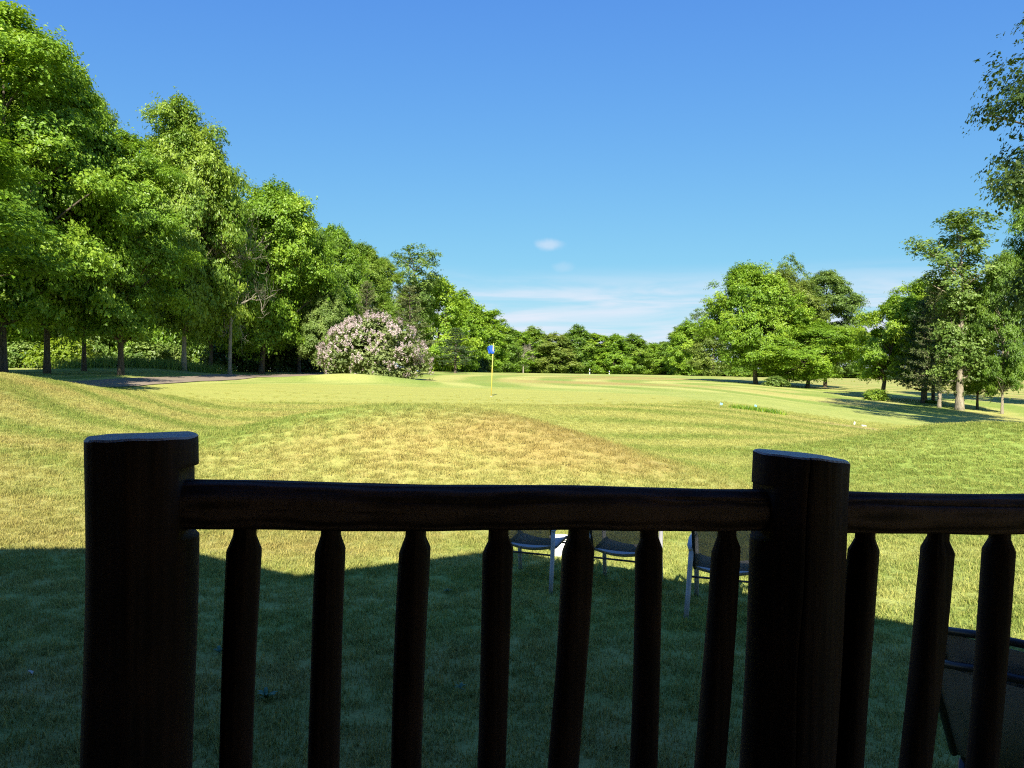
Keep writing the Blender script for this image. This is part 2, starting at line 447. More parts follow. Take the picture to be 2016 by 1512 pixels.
def mat_wood(name, a, b, axis='Z', rough=0.55):
    m, nt = new_mat(name); t = NT(nt)
    sc = {'Z': (14, 14, 1.1), 'X': (1.1, 14, 14)}[axis]
    o = t.coord('Object')
    v = t.mapping(o, sc)
    n = t.noise(v, 2.2, 6.0, 0.62, 0.9)
    w = t.n.new('ShaderNodeTexWave'); w.bands_direction = 'Y' if axis == 'X' else 'X'
    t.l.new(t.mapping(o, (0.6, 8, 8) if axis == 'X' else (8, 8, 0.6)), w.inputs['Vector'])
    w.inputs['Scale'].default_value = 2.0; w.inputs['Distortion'].default_value = 7.0; w.inputs['Detail'].default_value = 3.0
    blot = t.noise(o, 5.0, 3.0)
    k = t.math('ADD', t.math('MULTIPLY', n, 0.6 if axis == 'X' else 0.88), t.math('MULTIPLY', w.outputs['Fac'], 0.4 if axis == 'X' else 0.12))
    c = t.mix(t.ramp(k, 0.3, 0.7), a, b)
    c = t.mix(t.math('MULTIPLY', t.ramp(blot, 0.45, 0.75), 0.6), c, (b[0] * 1.5, b[1] * 1.35, b[2] * 1.3))
    h = t.math('ADD', t.math('MULTIPLY', k, 0.7), t.math('MULTIPLY', t.noise(o, 30.0, 3.0), 0.3))
    t.out(t.principled(c, t.math('MULTIPLY_ADD', n, 0.3, rough + 0.1), t.bump(h, 1.0 if axis == 'X' else 0.55, 0.008), 0.18))
    return m
def mat_endgrain(name):
    m, nt = new_mat(name); t = NT(nt)
    o = t.coord('Object')
    w = t.n.new('ShaderNodeTexWave'); w.wave_type = 'RINGS'; w.rings_direction = 'Z'
    t.l.new(o, w.inputs['Vector'])
    w.inputs['Scale'].default_value = 26.0; w.inputs['Distortion'].default_value = 2.5; w.inputs['Detail'].default_value = 2.0
    n = t.noise(o, 22.0, 4.0, 0.65)
    k = t.math('ADD', t.math('MULTIPLY', w.outputs['Fac'], 0.4), t.math('MULTIPLY', n, 0.6))
    c = t.mix(k, (0.200, 0.175, 0.170), (0.380, 0.345, 0.340))  # paler than the stained log: skylight on the sawn tops put into the colour
    t.out(t.principled(c, 0.5, t.bump(k, 0.4, 0.004), 0.6))
    return m

M = {}
M['ground'] = mat_ground()
M['blade'] = mat_blade()
M['maple'] = mat_leaf('maple_leaf', (0.067, 0.146, 0.012), (0.174, 0.305, 0.022), (0.355, 0.476, 0.039))
M['maple_deep'] = mat_leaf('deep_green_leaf', (0.055, 0.122, 0.014), (0.137, 0.242, 0.023), (0.280, 0.377, 0.040))
M['olive'] = mat_leaf('olive_leaf', (0.060, 0.103, 0.017), (0.138, 0.202, 0.029), (0.258, 0.314, 0.055))
M['ash'] = mat_leaf('ash_leaf', (0.062, 0.118, 0.024), (0.142, 0.230, 0.041), (0.264, 0.354, 0.079))
M['lime'] = mat_leaf('lime_leaf', (0.090, 0.150, 0.010), (0.200, 0.290, 0.020), (0.300, 0.390, 0.040), 0.45)
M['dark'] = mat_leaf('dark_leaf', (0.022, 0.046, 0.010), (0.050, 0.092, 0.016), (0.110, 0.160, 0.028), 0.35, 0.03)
M['needle'] = mat_leaf('pine_needle', (0.052, 0.078, 0.026), (0.117, 0.150, 0.046), (0.215, 0.247, 0.085), 0.2)
M['needle_dark'] = mat_leaf('dark_pine_needle', (0.027, 0.059, 0.022), (0.062, 0.111, 0.038), (0.121, 0.176, 0.068), 0.2)
M['lilac_leaf'] = mat_leaf('lilac_leaf', (0.080, 0.115, 0.034), (0.165, 0.215, 0.065), (0.270, 0.320, 0.110))
M['blossom'] = mat_leaf('lilac_blossom', (0.34, 0.26, 0.27), (0.48, 0.39, 0.40), (0.60, 0.52, 0.52), 0.3, 0.0)
M['bark'] = mat_bark('bark_brown', (0.060, 0.048, 0.036), (0.165, 0.135, 0.100))
M['bark_pale'] = mat_bark('bark_pale', (0.200, 0.165, 0.115), (0.420, 0.350, 0.260))
M['bark_dead'] = mat_bark('bark_dead', (0.200, 0.170, 0.130), (0.400, 0.345, 0.275))
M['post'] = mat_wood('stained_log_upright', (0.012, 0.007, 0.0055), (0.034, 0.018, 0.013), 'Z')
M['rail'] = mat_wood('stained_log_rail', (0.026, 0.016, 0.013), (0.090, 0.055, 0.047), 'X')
M['endgrain'] = mat_endgrain('log_end_grain')
M['raw_cut'] = mat_plain('weathered_cut_wood', (0.085, 0.062, 0.038), 0.85, 0.35, 25.0, 0.2, 0.5)
M['metal_dark'] = mat_plain('dark_bronze_tube', (0.018, 0.016, 0.015), 0.42, 0.1, 8.0, 0.5)
M['metal_grey'] = mat_plain('grey_painted_tube', (0.38, 0.38, 0.38), 0.4, 0.08, 8.0, 0.5)
M['white'] = mat_plain('white_plastic', (0.75, 0.75, 0.74), 0.45, 0.05)

# ------------------------------------------------------------------ ground
def spaced(lo, hi, marks):
    out = [lo]
    while out[-1] < hi:
        x = out[-1]
        st = np.interp(x, [m_[0] for m_ in marks], [m_[1] for m_ in marks])
        out.append(x + st)
    return np.array(out)
gy = spaced(-60, 1600, [(-60, 8), (-6, 1.5), (2, 0.35), (4, 0.3), (34, 0.32), (60, 0.6), (140, 0.95), (200, 4), (400, 25), (1600, 120)])
gx_r = spaced(0, 1500, [(0, 0.32), (14, 0.34), (30, 0.7), (60, 1.1), (110, 4), (250, 20), (1500, 120)])
gx = np.concatenate([-gx_r[::-1][:-1], gx_r])
GX, GY = np.meshgrid(gx, gy)
GZ = terrain(GX, GY)
nxr, nyr = len(gx), len(gy)
ii = np.arange((nyr - 1) * (nxr - 1)); r_, c_ = ii // (nxr - 1), ii % (nxr - 1)
GF = np.stack([r_ * nxr + c_, r_ * nxr + c_ + 1, (r_ + 1) * nxr + c_ + 1, (r_ + 1) * nxr + c_], 1)
ga = [a.ravel() for a in ground_attrs(GX, GY)]
gme = np_mesh('ground', np.stack([GX.ravel(), GY.ravel(), GZ.ravel()], 1), GF, dict(dry=ga[0], putt=ga[1], stripe=ga[2], dirt=ga[3]), True)
ground = link('ground', gme, None, [M['ground']])
tag(ground, 'rolling mown golf course lawn with dry straw patches and mowing lines', 'lawn', kind='structure')

# cart path along the left row of trees
def ribbon(name, pts, width, lift, mat, label, cat):
    V, Fc = [], []
    P = [Vector((x, y, 0)) for x, y in pts]
    n = 6
    for i, p in enumerate(P):
        t = (P[min(i + 1, len(P) - 1)] - P[max(i - 1, 0)]).normalized(); s = Vector((t.y, -t.x, 0))
        for k in range(n + 1):
            q = p + s * width * (k / n - 0.5)
            V.append((q.x, q.y, tz(q.x, q.y) + lift))
        if i:
            b = (i - 1) * (n + 1)
            for k in range(n): Fc.append((b + k, b + k + 1, b + n + 2 + k, b + n + 1 + k))
    me = np_mesh(name, V, Fc, None, True)
    return tag(link(name, me, None, [mat]), label, cat, kind='structure')
pp = [(-17.3 + 1.6 * math.sin((y - 20) / 18.0) * 0.3 + (max(0, y - 48) * 0.09), y) for y in np.arange(16, 80, 0.7)]
ribbon('path', pp, 3.0, 0.03, mat_plain('gravel_path', (0.24, 0.190, 0.135), 0.95, 0.35, 18.0, 0.15, 0.6), 'shaded gravel cart path running along the row of maples', 'path')

# near turf: real blades, far too many to count
def tuft_mesh(seed, nb, spread, hmin, hmax, w):
    rng = np.random.RandomState(seed)
    V, Fc, T = [], [], []
    for i in range(nb):
        a = rng.rand() * 6.283; r = spread * math.sqrt(rng.rand())
        x, y = r * math.cos(a), r * math.sin(a)
        h = hmin + (hmax - hmin) * rng.rand() ** 1.5
        la = rng.rand() * 6.283; lean = h * (0.25 + 0.9 * rng.rand())
        dx, dy = math.cos(la), math.sin(la); px_, py_ = -dy, dx
        ww = w * (0.7 + 0.6 * rng.rand())
        b = len(V)
        V += [(x - px_ * ww / 2, y - py_ * ww / 2, -0.005), (x + px_ * ww / 2, y + py_ * ww / 2, -0.005),
              (x + dx * lean * 0.4 + px_ * ww * 0.4, y + dy * lean * 0.4 + py_ * ww * 0.4, h * 0.62),
              (x + dx * lean * 0.4 - px_ * ww * 0.4, y + dy * lean * 0.4 - py_ * ww * 0.4, h * 0.62),
              (x + dx * lean, y + dy * lean, h)]
        Fc += [(b, b + 1, b + 2, b + 3), (b + 3, b + 2, b + 4)]
        tt = rng.rand() ** 2.2
        T += [tt] * 5
    me = bpy.data.meshes.new('tuft'); me.from_pydata(V, [], Fc)
    a_ = me.attributes.new('tint', 'FLOAT', 'POINT'); a_.data.foreach_set('value', np.array(T, np.float32))
    me.materials.append(M['blade'])
    return me
tufts = bpy.data.collections.new('tuft_kinds')
for k in range(5):
    o = bpy.data.objects.new('tuft', tuft_mesh(100 + k, 56, 0.11, 0.014, 0.044 if k < 4 else 0.075, 0.0055))
    tufts.objects.link(o)
ggx = np.arange(-27.2, 27.21, 0.4); ggy = np.arange(2.4, 33.0, 0.4)
AX, AY = np.meshgrid(ggx, ggy)
AZ = terrain(AX, AY)
keep = (np.abs(AX) < 0.84 * AY + 2.4)
nxa = len(ggx)
ii = np.arange((len(ggy) - 1) * (nxa - 1)); r_, c_ = ii // (nxa - 1), ii % (nxa - 1)
AF = np.stack([r_ * nxa + c_, r_ * nxa + c_ + 1, (r_ + 1) * nxa + c_ + 1, (r_ + 1) * nxa + c_], 1)
AF = AF[keep.ravel()[AF].all(1)]
at_ = [a.ravel() for a in ground_attrs(AX, AY)]
putt_near = at_[1]
dens = (1 - 0.97 * np.clip(putt_near * 1.5, 0, 1)) * (1 - np.clip(at_[3] * 1.4, 0, 1)) * np.clip((33 - AY.ravel()) / 8, 0, 1)
grme = np_mesh('grass', np.stack([AX.ravel(), AY.ravel(), AZ.ravel()], 1), AF, dict(dry=at_[0], putt=at_[1], stripe=at_[2], dirt=at_[3], dens=dens))
grass = link('grass', grme, None, [M['blade']])
tag(grass, 'short mown grass blades covering the lawn beyond the railing', 'grass', kind='stuff')
ng = bpy.data.node_groups.new('scatter_grass', 'GeometryNodeTree')
ng.interface.new_socket('Geometry', in_out='INPUT', socket_type='NodeSocketGeometry')
ng.interface.new_socket('Geometry', in_out='OUTPUT', socket_type='NodeSocketGeometry')
gi = ng.nodes.new('NodeGroupInput'); go = ng.nodes.new('NodeGroupOutput')
dp = ng.nodes.new('GeometryNodeDistributePointsOnFaces')
na = ng.nodes.new('GeometryNodeInputNamedAttribute'); na.data_type = 'FLOAT'; na.inputs['Name'].default_value = 'dens'
mu = ng.nodes.new('ShaderNodeMath'); mu.operation = 'MULTIPLY'; mu.inputs[1].default_value = 105.0
ci = ng.nodes.new('GeometryNodeCollectionInfo'); ci.inputs['Collection'].default_value = tufts
ci.inputs['Separate Children'].default_value = True; ci.inputs['Reset Children'].default_value = True
ip = ng.nodes.new('GeometryNodeInstanceOnPoints'); ip.inputs['Pick Instance'].default_value = True
rv = ng.nodes.new('FunctionNodeRandomValue'); rv.data_type = 'FLOAT_VECTOR'
rv.inputs[0].default_value = (-0.12, -0.12, 0); rv.inputs[1].default_value = (0.12, 0.12, 6.283)
rs = ng.nodes.new('FunctionNodeRandomValue'); rs.data_type = 'FLOAT'
rs.inputs[2].default_value = 0.65; rs.inputs[3].default_value = 1.25
L = ng.links.new
L(gi.outputs[0], dp.inputs['Mesh']); L(na.outputs['Attribute'], mu.inputs[0]); L(mu.outputs[0], dp.inputs['Density'])
L(dp.outputs['Points'], ip.inputs['Points']); L(ci.outputs[0], ip.inputs['Instance'])
L(rv.outputs[0], ip.inputs['Rotation']); L(rs.outputs[1], ip.inputs['Scale'])
L(ip.outputs[0], go.inputs[0])
grass.modifiers.new('scatter', 'NODES').node_group = ng

# ------------------------------------------------------------------ vegetation generators
def leaf_mesh(name, P, N, S, T, rng, width=0.38, fold=0.12, mat=None, U=None):
    n = len(P)
    N = N / (np.linalg.norm(N, axis=1, keepdims=True) + 1e-9)
    if U is None:
        U = rng.normal(size=(n, 3))
    U = U - (U * N).sum(1, keepdims=True) * N
    U /= np.linalg.norm(U, axis=1, keepdims=True) + 1e-9
    W = np.cross(N, U)
    s = S[:, None]
    V = np.empty((n, 4, 3))
    V[:, 0] = P - U * s * 0.5
    V[:, 1] = P - W * s * width + N * s * fold
    V[:, 2] = P + U * s * 0.6 - N * s * 0.1
    V[:, 3] = P + W * s * width + N * s * fold
    Fq = np.arange(n * 4).reshape(n, 4)
    me = np_mesh(name, V.reshape(-1, 3), Fq, dict(tint=np.repeat(T, 4)))
    if mat: me.materials.append(mat)
    return me

def clump_leaves(C, RC, per, leaf, rng, flat=0.5, axis_pull=0.8, tint=None, size_var=0.45, up=0.75, centre=None):
    """leaves of many clumps: C (k,3) centres, RC (k,) radii"""
    k = len(C)
    cnt = np.maximum(8, (per * (RC / RC.mean()) ** 2)).astype(int)
    SPR = 5
    idx = np.repeat(np.arange(k), np.maximum(2, cnt // SPR))
    n = len(idx)
    d = rng.normal(size=(n, 3)); d /= np.linalg.norm(d, axis=1, keepdims=True)
    rr = rng.rand(n) ** 0.45
    low = d[:, 2] < -0.15
    d[low & (rng.rand(n) < 0.65), 2] *= -1
    # a few sprigs reach out of the clump
    sprig = rng.rand(n) < 0.20
    rr[sprig] *= 1.0 + 1.0 * rng.rand(sprig.sum())
    P = C[idx] + d * rr[:, None] * RC[idx][:, None] * np.array([1, 1, flat])
    # droop at the rim of each clump
    P[:, 2] -= (rr * np.hypot(d[:, 0], d[:, 1])) ** 2 * RC[idx] * 0.28
    sprt = np.repeat(rng.rand(n), SPR)
    idx = np.repeat(idx, SPR); d = np.repeat(d, SPR, 0); rr = np.repeat(rr, SPR); P = np.repeat(P, SPR, 0); n = len(idx)
    P = P + rng.normal(size=(n, 3)) * leaf * np.array([0.85, 0.85, 0.45])
    spn = np.repeat(rng.normal(size=(n // SPR, 3)) * 0.40, SPR, 0)
    out = P - (centre if centre is not None else np.array([0, 0, C[:, 2].mean()]))
    out /= np.linalg.norm(out, axis=1, keepdims=True) + 1e-9
    N = np.array([0, 0, up]) + 0.55 * d + axis_pull * out + spn + rng.normal(size=(n, 3)) * 0.26
    S = leaf * (1 + size_var * rng.normal(size=n)).clip(0.4, 1.8)
    ct = rng.rand(k) if tint is None else tint
    T = 0.08 + 0.48 * ct[idx] + 0.24 * sprt + 0.18 * rng.rand(n) + 0.10 * d[:, 2]  # last term tints clump tops lighter: light from above put into leaf colour
    return P, N, S, np.clip(T, 0, 1)

def bez(a, b, c, n):
    return [a * (1 - t) ** 2 + b * 2 * t * (1 - t) + c * t * t for t in [i / (n - 1) for i in range(n)]]

PROTO = {}
def broadleaf(key, seed, H, hb, Rc, trunk_r, nclump, per, leaf, shape='oval', nlimb=26, lean=(0, 0), clump_r=None, fill=0.72, flat=0.5, bflat=0.42, droop=0.35, per_bough=7, gap=0.0):
    rng = np.random.RandomState(seed)
    g = np.arange(nclump)
    t = (g + 0.5) / nclump
    if shape == 'oval': prof = np.sin(np.pi * t ** 0.92) ** 0.52
    elif shape == 'dome': prof = np.minimum(1, (t / 0.16)) ** 0.5 * np.sqrt(np.clip(1 - (np.clip(t - 0.1, 0, 1) / 0.92) ** 2.2, 0, 1))
    elif shape == 'tall': prof = np.sin(np.pi * t ** 0.95) ** 0.42 * (1 - 0.14 * t)
    elif shape == 'top': prof = 0.35 + 0.65 * np.exp(-((t - 0.78) / 0.2) ** 2)
    nb = max(10, nclump // per_bough)
    gb = np.arange(nb); tb = np.clip((gb + 0.5) / nb + rng.normal(size=nb) * 0.012, 0.01, 0.99)
    pb = np.interp(tb, t, prof)
    ab = gb * 2.39996 + rng.normal(size=nb) * 0.3
    lob = 1 + 0.24 * np.sin(ab * 2 + seed) * np.sin(tb * 7 + seed * 1.7) + 0.12 * np.sin(ab * 3 + tb * 9 + seed * 0.7)
    rb = Rc * pb * lob * (fill + (1 - fill) * rng.rand(nb))
    inner = rng.rand(nb) < 0.14
    rb[inner] *= 0.2 + 0.5 * rng.rand(inner.sum())
    zb = hb + tb * (H - hb)
    br = (clump_r * 1.5 if clump_r else Rc * 0.34) * (0.65 + 0.7 * rng.rand(nb))
    btint = rng.rand(nb)
    bi = np.arange(nclump) % nb
    dv = rng.normal(size=(nclump, 3)); dv /= np.linalg.norm(dv, axis=1, keepdims=True)
    dr = rng.rand(nclump) ** 0.5
    dx = dv[:, 0] * dr * br[bi]; dy = dv[:, 1] * dr * br[bi]
    rad = rb[bi]; ang = ab[bi]
    x0 = rad * np.cos(ang) + dx; y0 = rad * np.sin(ang) + dy
    # each bough is a flattish pad that hangs down outwards
    z = zb[bi] + dv[:, 2] * dr * br[bi] * bflat - droop * (np.hypot(x0, y0) - rad)
    z = np.clip(z, hb * 0.8, None)
    lx, ly = lean
    cx, cy = lx * (z / H) ** 1.2, ly * (z / H) ** 1.2
    C = np.stack([cx + x0, cy + y0, z], 1)
    cr = clump_r or Rc * 0.19
    RC = cr * (0.55 + 0.8 * rng.rand(nclump))
    ctint = np.clip(0.6 * btint[bi] + 0.4 * rng.rand(nclump), 0, 1)
    if gap:
        keep_ = rng.rand(nclump) > gap
        C, RC, ctint = C[keep_], RC[keep_], ctint[keep_]
    P, N, S, T = clump_leaves(C, RC, per, leaf, rng, flat, tint=ctint)
    crown = leaf_mesh('crown', P, N, S, T, rng, mat=M['maple'])
    mb = MB()
    ax = lambda h: Vector((lx * (h / H) ** 1.2, ly * (h / H) ** 1.2, h))
    ph = rng.rand(8) * 6.283
    tp = []; tr = []
    for i in range(13):
        h = H * 0.9 * i / 12
        w = 0.012 * H * (i / 12)
        tp.append(ax(h) + Vector((w * math.sin(h * 0.5 + ph[0]), w * math.sin(h * 0.43 + ph[1]), 0)))
        tr.append(trunk_r * (1 - 0.93 * (i / 12) ** 0.85) * (1.0 + 0.55 * math.exp(-h / 0.45)) + 0.012)
    tp[0].z = -0.25
    # extra ring for the root flare
    tp.insert(1, Vector((tp[0].x, tp[0].y, 0.25))); tr.insert(1, trunk_r * 1.22)
    mb.tube(tp, tr, 12, wob=lambda i, th: 0.07 * math.sin(th * 3 + ph[2]) + 0.05 * math.sin(th * 5 + ph[3] + i * 0.6))
    trunk = mb.mesh('trunk'); trunk.materials.append(M['bark'])
    mb = MB()
    order = rng.permutation(len(C))[:nlimb]
    for q in order:
        e = Vector(C[q])
        hr = math.hypot(e.x, e.y)
        h0 = max(hb * 0.75, min(e.z - 0.75 * hr * (0.6 + 0.5 * rng.rand()), H * 0.82))
        if h0 > e.z - 0.05: h0 = max(hb * 0.7, e.z - 0.3)
        a = ax(h0)
        mid = a.lerp(e, 0.5) + Vector((0, 0, 0.06 * hr + 0.3 * rng.rand())) + Vector(rng.normal(size=3) * 0.18)
        k0 = trunk_r * (0.36 * (1 - h0 / H) + 0.10)
        pts = bez(a, mid, e, 6)
        mb.tube(pts, [k0 * (1 - 0.85 * i / 5) + 0.008 for i in range(6)], 6)
        for s_ in range(2):
            i0 = 2 + int(rng.rand() * 3)
            b0 = pts[i0]; e2 = b0 + Vector(rng.normal(size=3) * cr * 0.7) + Vector((0, 0, cr * 0.4))
            mb.tube([b0, b0.lerp(e2, 0.55) + Vector((0, 0, 0.08)), e2], [k0 * 0.3 + 0.006, k0 * 0.18 + 0.005, 0.006], 5)
    limbs = mb.mesh('limbs'); limbs.materials.append(M['bark'])
    PROTO[key] = dict(trunk=trunk, crown=crown, limbs=limbs, H=H, R=Rc)

def pine(key, seed, H, hb, Rc, trunk_r, step, tuft_n, needle):
    rng = np.random.RandomState(seed)
    mb = MB()
    mb.tube([(0, 0, -0.2), (0, 0, 0.3), (0.05, 0.03, H * 0.3), (0.02, 0.08, H * 0.65), (0, 0, H * 0.98)], [trunk_r * 1.35, trunk_r, trunk_r * 0.8, trunk_r * 0.45, 0.02], 9)
    trunk = mb.mesh('trunk'); trunk.materials.append(M['bark'])
    mb = MB()
    P, N, S, T, U = [], [], [], [], []
    z = hb
    while z < H * 0.985:
        t = (z - hb) / (H - hb)
        rmax = Rc * (min(1, (t + 0.12) / 0.25)) ** 0.6 * (1 - t) ** 0.75 + 0.25
        nb = 5 + int(rng.rand() * 3)
        a0 = rng.rand() * 6.283
        for b in range(nb):
            a = a0 + 6.283 * b / nb + rng.normal() * 0.25
            ln = rmax * (0.55 + 0.55 * rng.rand())
            if rng.rand() < 0.07: continue
            rise = ln * (0.05 + 0.35 * t + 0.10 * rng.normal())
            e = Vector((ln * math.cos(a), ln * math.sin(a), z + rise))
            st = Vector((0, 0, z))
            mid = st.lerp(e, 0.5) + Vector((0, 0, -0.06 * ln))
            pts = bez(st, mid, e, 5)
            mb.tube(pts, [0.05 * (1 - t) + 0.02, 0.03, 0.022, 0.014, 0.006], 5)
            ctint = rng.rand()
            dirv = (e - st).normalized()
            m_ = max(4, int(ln / 0.26))
            for q in range(m_):
                f = 0.28 + 0.75 * (q + rng.rand()) / m_
                base = st + (e - st) * f + Vector((0, 0, -0.12 * ln * f * (1 - f)))
                sw = 0.34 * (1.15 - f) * ln * 0.5
                side = Vector((-math.sin(a), math.cos(a), 0)) * rng.normal() * sw
                c = base + side + Vector((0, 0, 0.05 * rng.normal()))
                tdir = (dirv + side.normalized() * 0.6 + Vector((0, 0, 0.55))).normalized()
                for w in range(tuft_n):
                    dv = Vector(rng.normal(size=3)) * 0.62 + tdir
                    dv.normalize()
                    P.append(c + dv * needle * 0.5); U.append(dv)
                    N.append(Vector(rng.normal(size=3)) + Vector((0, 0, 0.9)))
                    S.append(needle * (0.7 + 0.6 * rng.rand())); T.append(min(1, max(0, 0.12 + 0.45 * ctint + 0.4 * rng.rand())))
        z += step * (0.75 + 0.5 * rng.rand())
    crown = leaf_mesh('crown', np.array(P), np.array(N), np.array(S), np.array(T), rng, 0.11, 0.02, M['needle'], np.array(U))
    limbs = mb.mesh('limbs'); limbs.materials.append(M['bark'])
    PROTO[key] = dict(trunk=trunk, crown=crown, limbs=limbs, H=H, R=Rc)

def dead(key, seed, H, trunk_r, spread):
    rng = np.random.RandomState(seed)
    mb, mt = MB(), MB()
    mt.tube([(0, 0, -0.2), (0, 0, 0.4), (0.1, 0, H * 0.35), (0.05, 0.1, H * 0.62)], [trunk_r * 1.4, trunk_r, trunk_r * 0.75, trunk_r * 0.45], 9)
    def grow(p, d, ln, r, lvl):
        pts = [p]; dd = d.copy()
        for i in range(4):
            dd = (dd + Vector(rng.normal(size=3)) * 0.22 + Vector((0, 0, 0.07))).normalized()
            pts.append(pts[-1] + dd * ln / 4)
        mb.tube(pts, [r * (1 - 0.18 * i) for i in range(5)], 5 if lvl else 6, cap=False)
        if lvl < 3:
            for k in range(5 if lvl < 2 else 4):
                i0 = 1 + int(rng.rand() * 4)
                nd = (dd + Vector(rng.normal(size=3)) * 0.75).normalized()
                grow(pts[i0], nd, ln * (0.5 + 0.25 * rng.rand()), r * 0.5, lvl + 1)
    for k in range(9):
        h = H * (0.32 + 0.3 * k / 8)
        a = k * 2.4 + rng.rand()
        grow(Vector((0.07, 0.05, h)), Vector((math.cos(a) * spread, math.sin(a) * spread, 0.55 + 0.5 * k / 8)).normalized(), H * 0.28, trunk_r * 0.4, 0)
    t_, c_2 = mt.mesh('trunk'), mb.mesh('bare_branches')
    t_.materials.append(M['bark_dead']); c_2.materials.append(M['bark_dead'])
    PROTO[key] = dict(trunk=t_, crown=c_2, H=H, R=H * 0.35)

def shrub(key, seed, H, Rc, nclump, per, leaf, mat):
    rng = np.random.RandomState(seed)
    g = np.arange(nclump); t = (g + 0.5) / nclump
    ang = g * 2.39996 + rng.normal(size=nclump) * 0.3
    prof = np.sqrt(np.clip(1 - (t * 0.97) ** 2, 0, 1))
    rad = Rc * prof * (0.55 + 0.45 * rng.rand(nclump)) * (1 + 0.15 * np.sin(ang * 2 + seed))
    C = np.stack([rad * np.cos(ang), rad * np.sin(ang), H * (0.08 + 0.82 * t)], 1)
    RC = Rc * 0.27 * (0.7 + 0.6 * rng.rand(nclump))
    P, N, S, T = clump_leaves(C, RC, per, leaf, rng, 0.7)
    P[:, 2] = np.maximum(P[:, 2], 0.02)
    crown = leaf_mesh('foliage', P, N, S, T, rng, mat=M[mat])
    mb = MB()
    for q in range(12):
        e = Vector(C[int(rng.rand() * nclump)])
        mb.tube(bez(Vector((rng.normal() * 0.08 * Rc, rng.normal() * 0.08 * Rc, -0.1)), Vector((e.x * 0.4, e.y * 0.4, e.z * 0.6)), e, 5), [0.012 * H + 0.008, 0.01 * H + 0.006, 0.01 * H, 0.006 * H, 0.004], 5)
    st = mb.mesh('stem'); st.materials.append(M['bark'])
    PROTO[key] = dict(trunk=st, crown=crown, H=H, R=Rc, names=('stem', 'foliage'))

broadleaf('mapleA', 11, 16, 3.0, 5.2, 0.26, 370, 350, 0.150, 'oval', 34)
broadleaf('mapleB', 23, 15, 2.6, 5.0, 0.25, 370, 350, 0.150, 'tall', 34)
broadleaf('mapleC', 37, 13, 2.5, 5.0, 0.22, 420, 320, 0.155, 'dome', 30, fill=0.8, per_bough=5, bflat=0.7, droop=0.2, flat=0.68)
broadleaf('mapleD', 51, 13, 2.4, 5.2, 0.26, 420, 310, 0.16, 'oval', 30, lean=(1.2, 0.3), fill=0.8, per_bough=5, bflat=0.7, droop=0.2, flat=0.68)
broadleaf('farA', 61, 11, 0.5, 3.9, 0.20, 210, 170, 0.24, 'oval', 14, fill=0.84, per_bough=4, bflat=0.8, droop=0.15, flat=0.75)
broadleaf('farB', 67, 11, 0.3, 4.2, 0.20, 210, 170, 0.24, 'dome', 14, fill=0.84, per_bough=4, bflat=0.8, droop=0.15, flat=0.75)
broadleaf('farC', 71, 12, 0.6, 3.4, 0.18, 210, 160, 0.24, 'tall', 14, fill=0.84, per_bough=4, bflat=0.8, droop=0.15, flat=0.75)
broadleaf('airy', 83, 15, 5.0, 3.8, 0.20, 130, 130, 0.19, 'top', 44, clump_r=0.85, gap=0.1, per_bough=3)
broadleaf('lean', 91, 9, 2.4, 3.6, 0.24, 220, 260, 0.15, 'oval', 26, lean=(2.4, 0.4))
broadleaf('poplar', 97, 13, 2.2, 2.4, 0.24, 130, 170, 0.15, 'top', 46, clump_r=0.62, flat=0.75, per_bough=3)
broadleaf('linden', 103, 17, 3.0, 5.6, 0.30, 420, 300, 0.125, 'tall', 60, clump_r=0.9, flat=0.7, bflat=0.6, gap=0.12)
pine('pineA', 7, 9.0, 1.8, 2.6, 0.17, 0.42, 11, 0.30)
pine('pineB', 9, 10.5, 1.4, 2.9, 0.18, 0.45, 11, 0.30)
dead('deadA', 5, 10.0, 0.17, 0.9)
shrub('bush', 13, 2.0, 1.4, 60, 70, 0.16, 'maple')
shrub('bushB', 17, 1.6, 1.5, 60, 70, 0.15, 'lime')
shrub('thicket', 19, 3.2, 2.6, 90, 90, 0.22, 'dark')

rnd = random.Random(5)
def plant(kind, name, label, cat, px, Y, top, half=None, leaf=None, bark=None, group=None, rz=None, off=0.0, height=None, pos=None):
    """a tree or bush whose foot stands at forward distance Y; its top and half width are those seen in the photograph"""
    pr = PROTO[kind]
    p = at(px, 738, Y) if pos is None else Vector((pos[0], pos[1], 0))
    x, y = p.x, p.y
    z = tz(x, y) - 0.04
    h = height or (at(px, top, y).z - z)
    sz = h / pr['H']
    sx = (half / F * y / pr['R']) if half else sz
    root = empty(name, (x, y, z), rnd.random() * 6.283 if rz is None else rz, (sx, sx, sz))
    nm = pr.get('names', ('trunk', 'crown'))
    a = link(nm[0], pr['trunk'], root); b = link(nm[1] if not kind.startswith('dead') else 'bare_branches', pr['crown'], root)
    if kind.startswith('dead') or nm[0] == 'stem':
        (b if kind.startswith('dead') else a)['kind'] = 'stuff'
    lo = None
    if 'limbs' in pr:
        lo = link('limbs', pr['limbs'], root); lo['kind'] = 'stuff'
    for o, mm in ((a, bark), (b, leaf), (lo, bark)):
        if o is None: continue
        if mm:
            o.material_slots[0].link = 'OBJECT'; o.material_slots[0].material = M[mm]
    tag(root, label, cat, group)
    return root

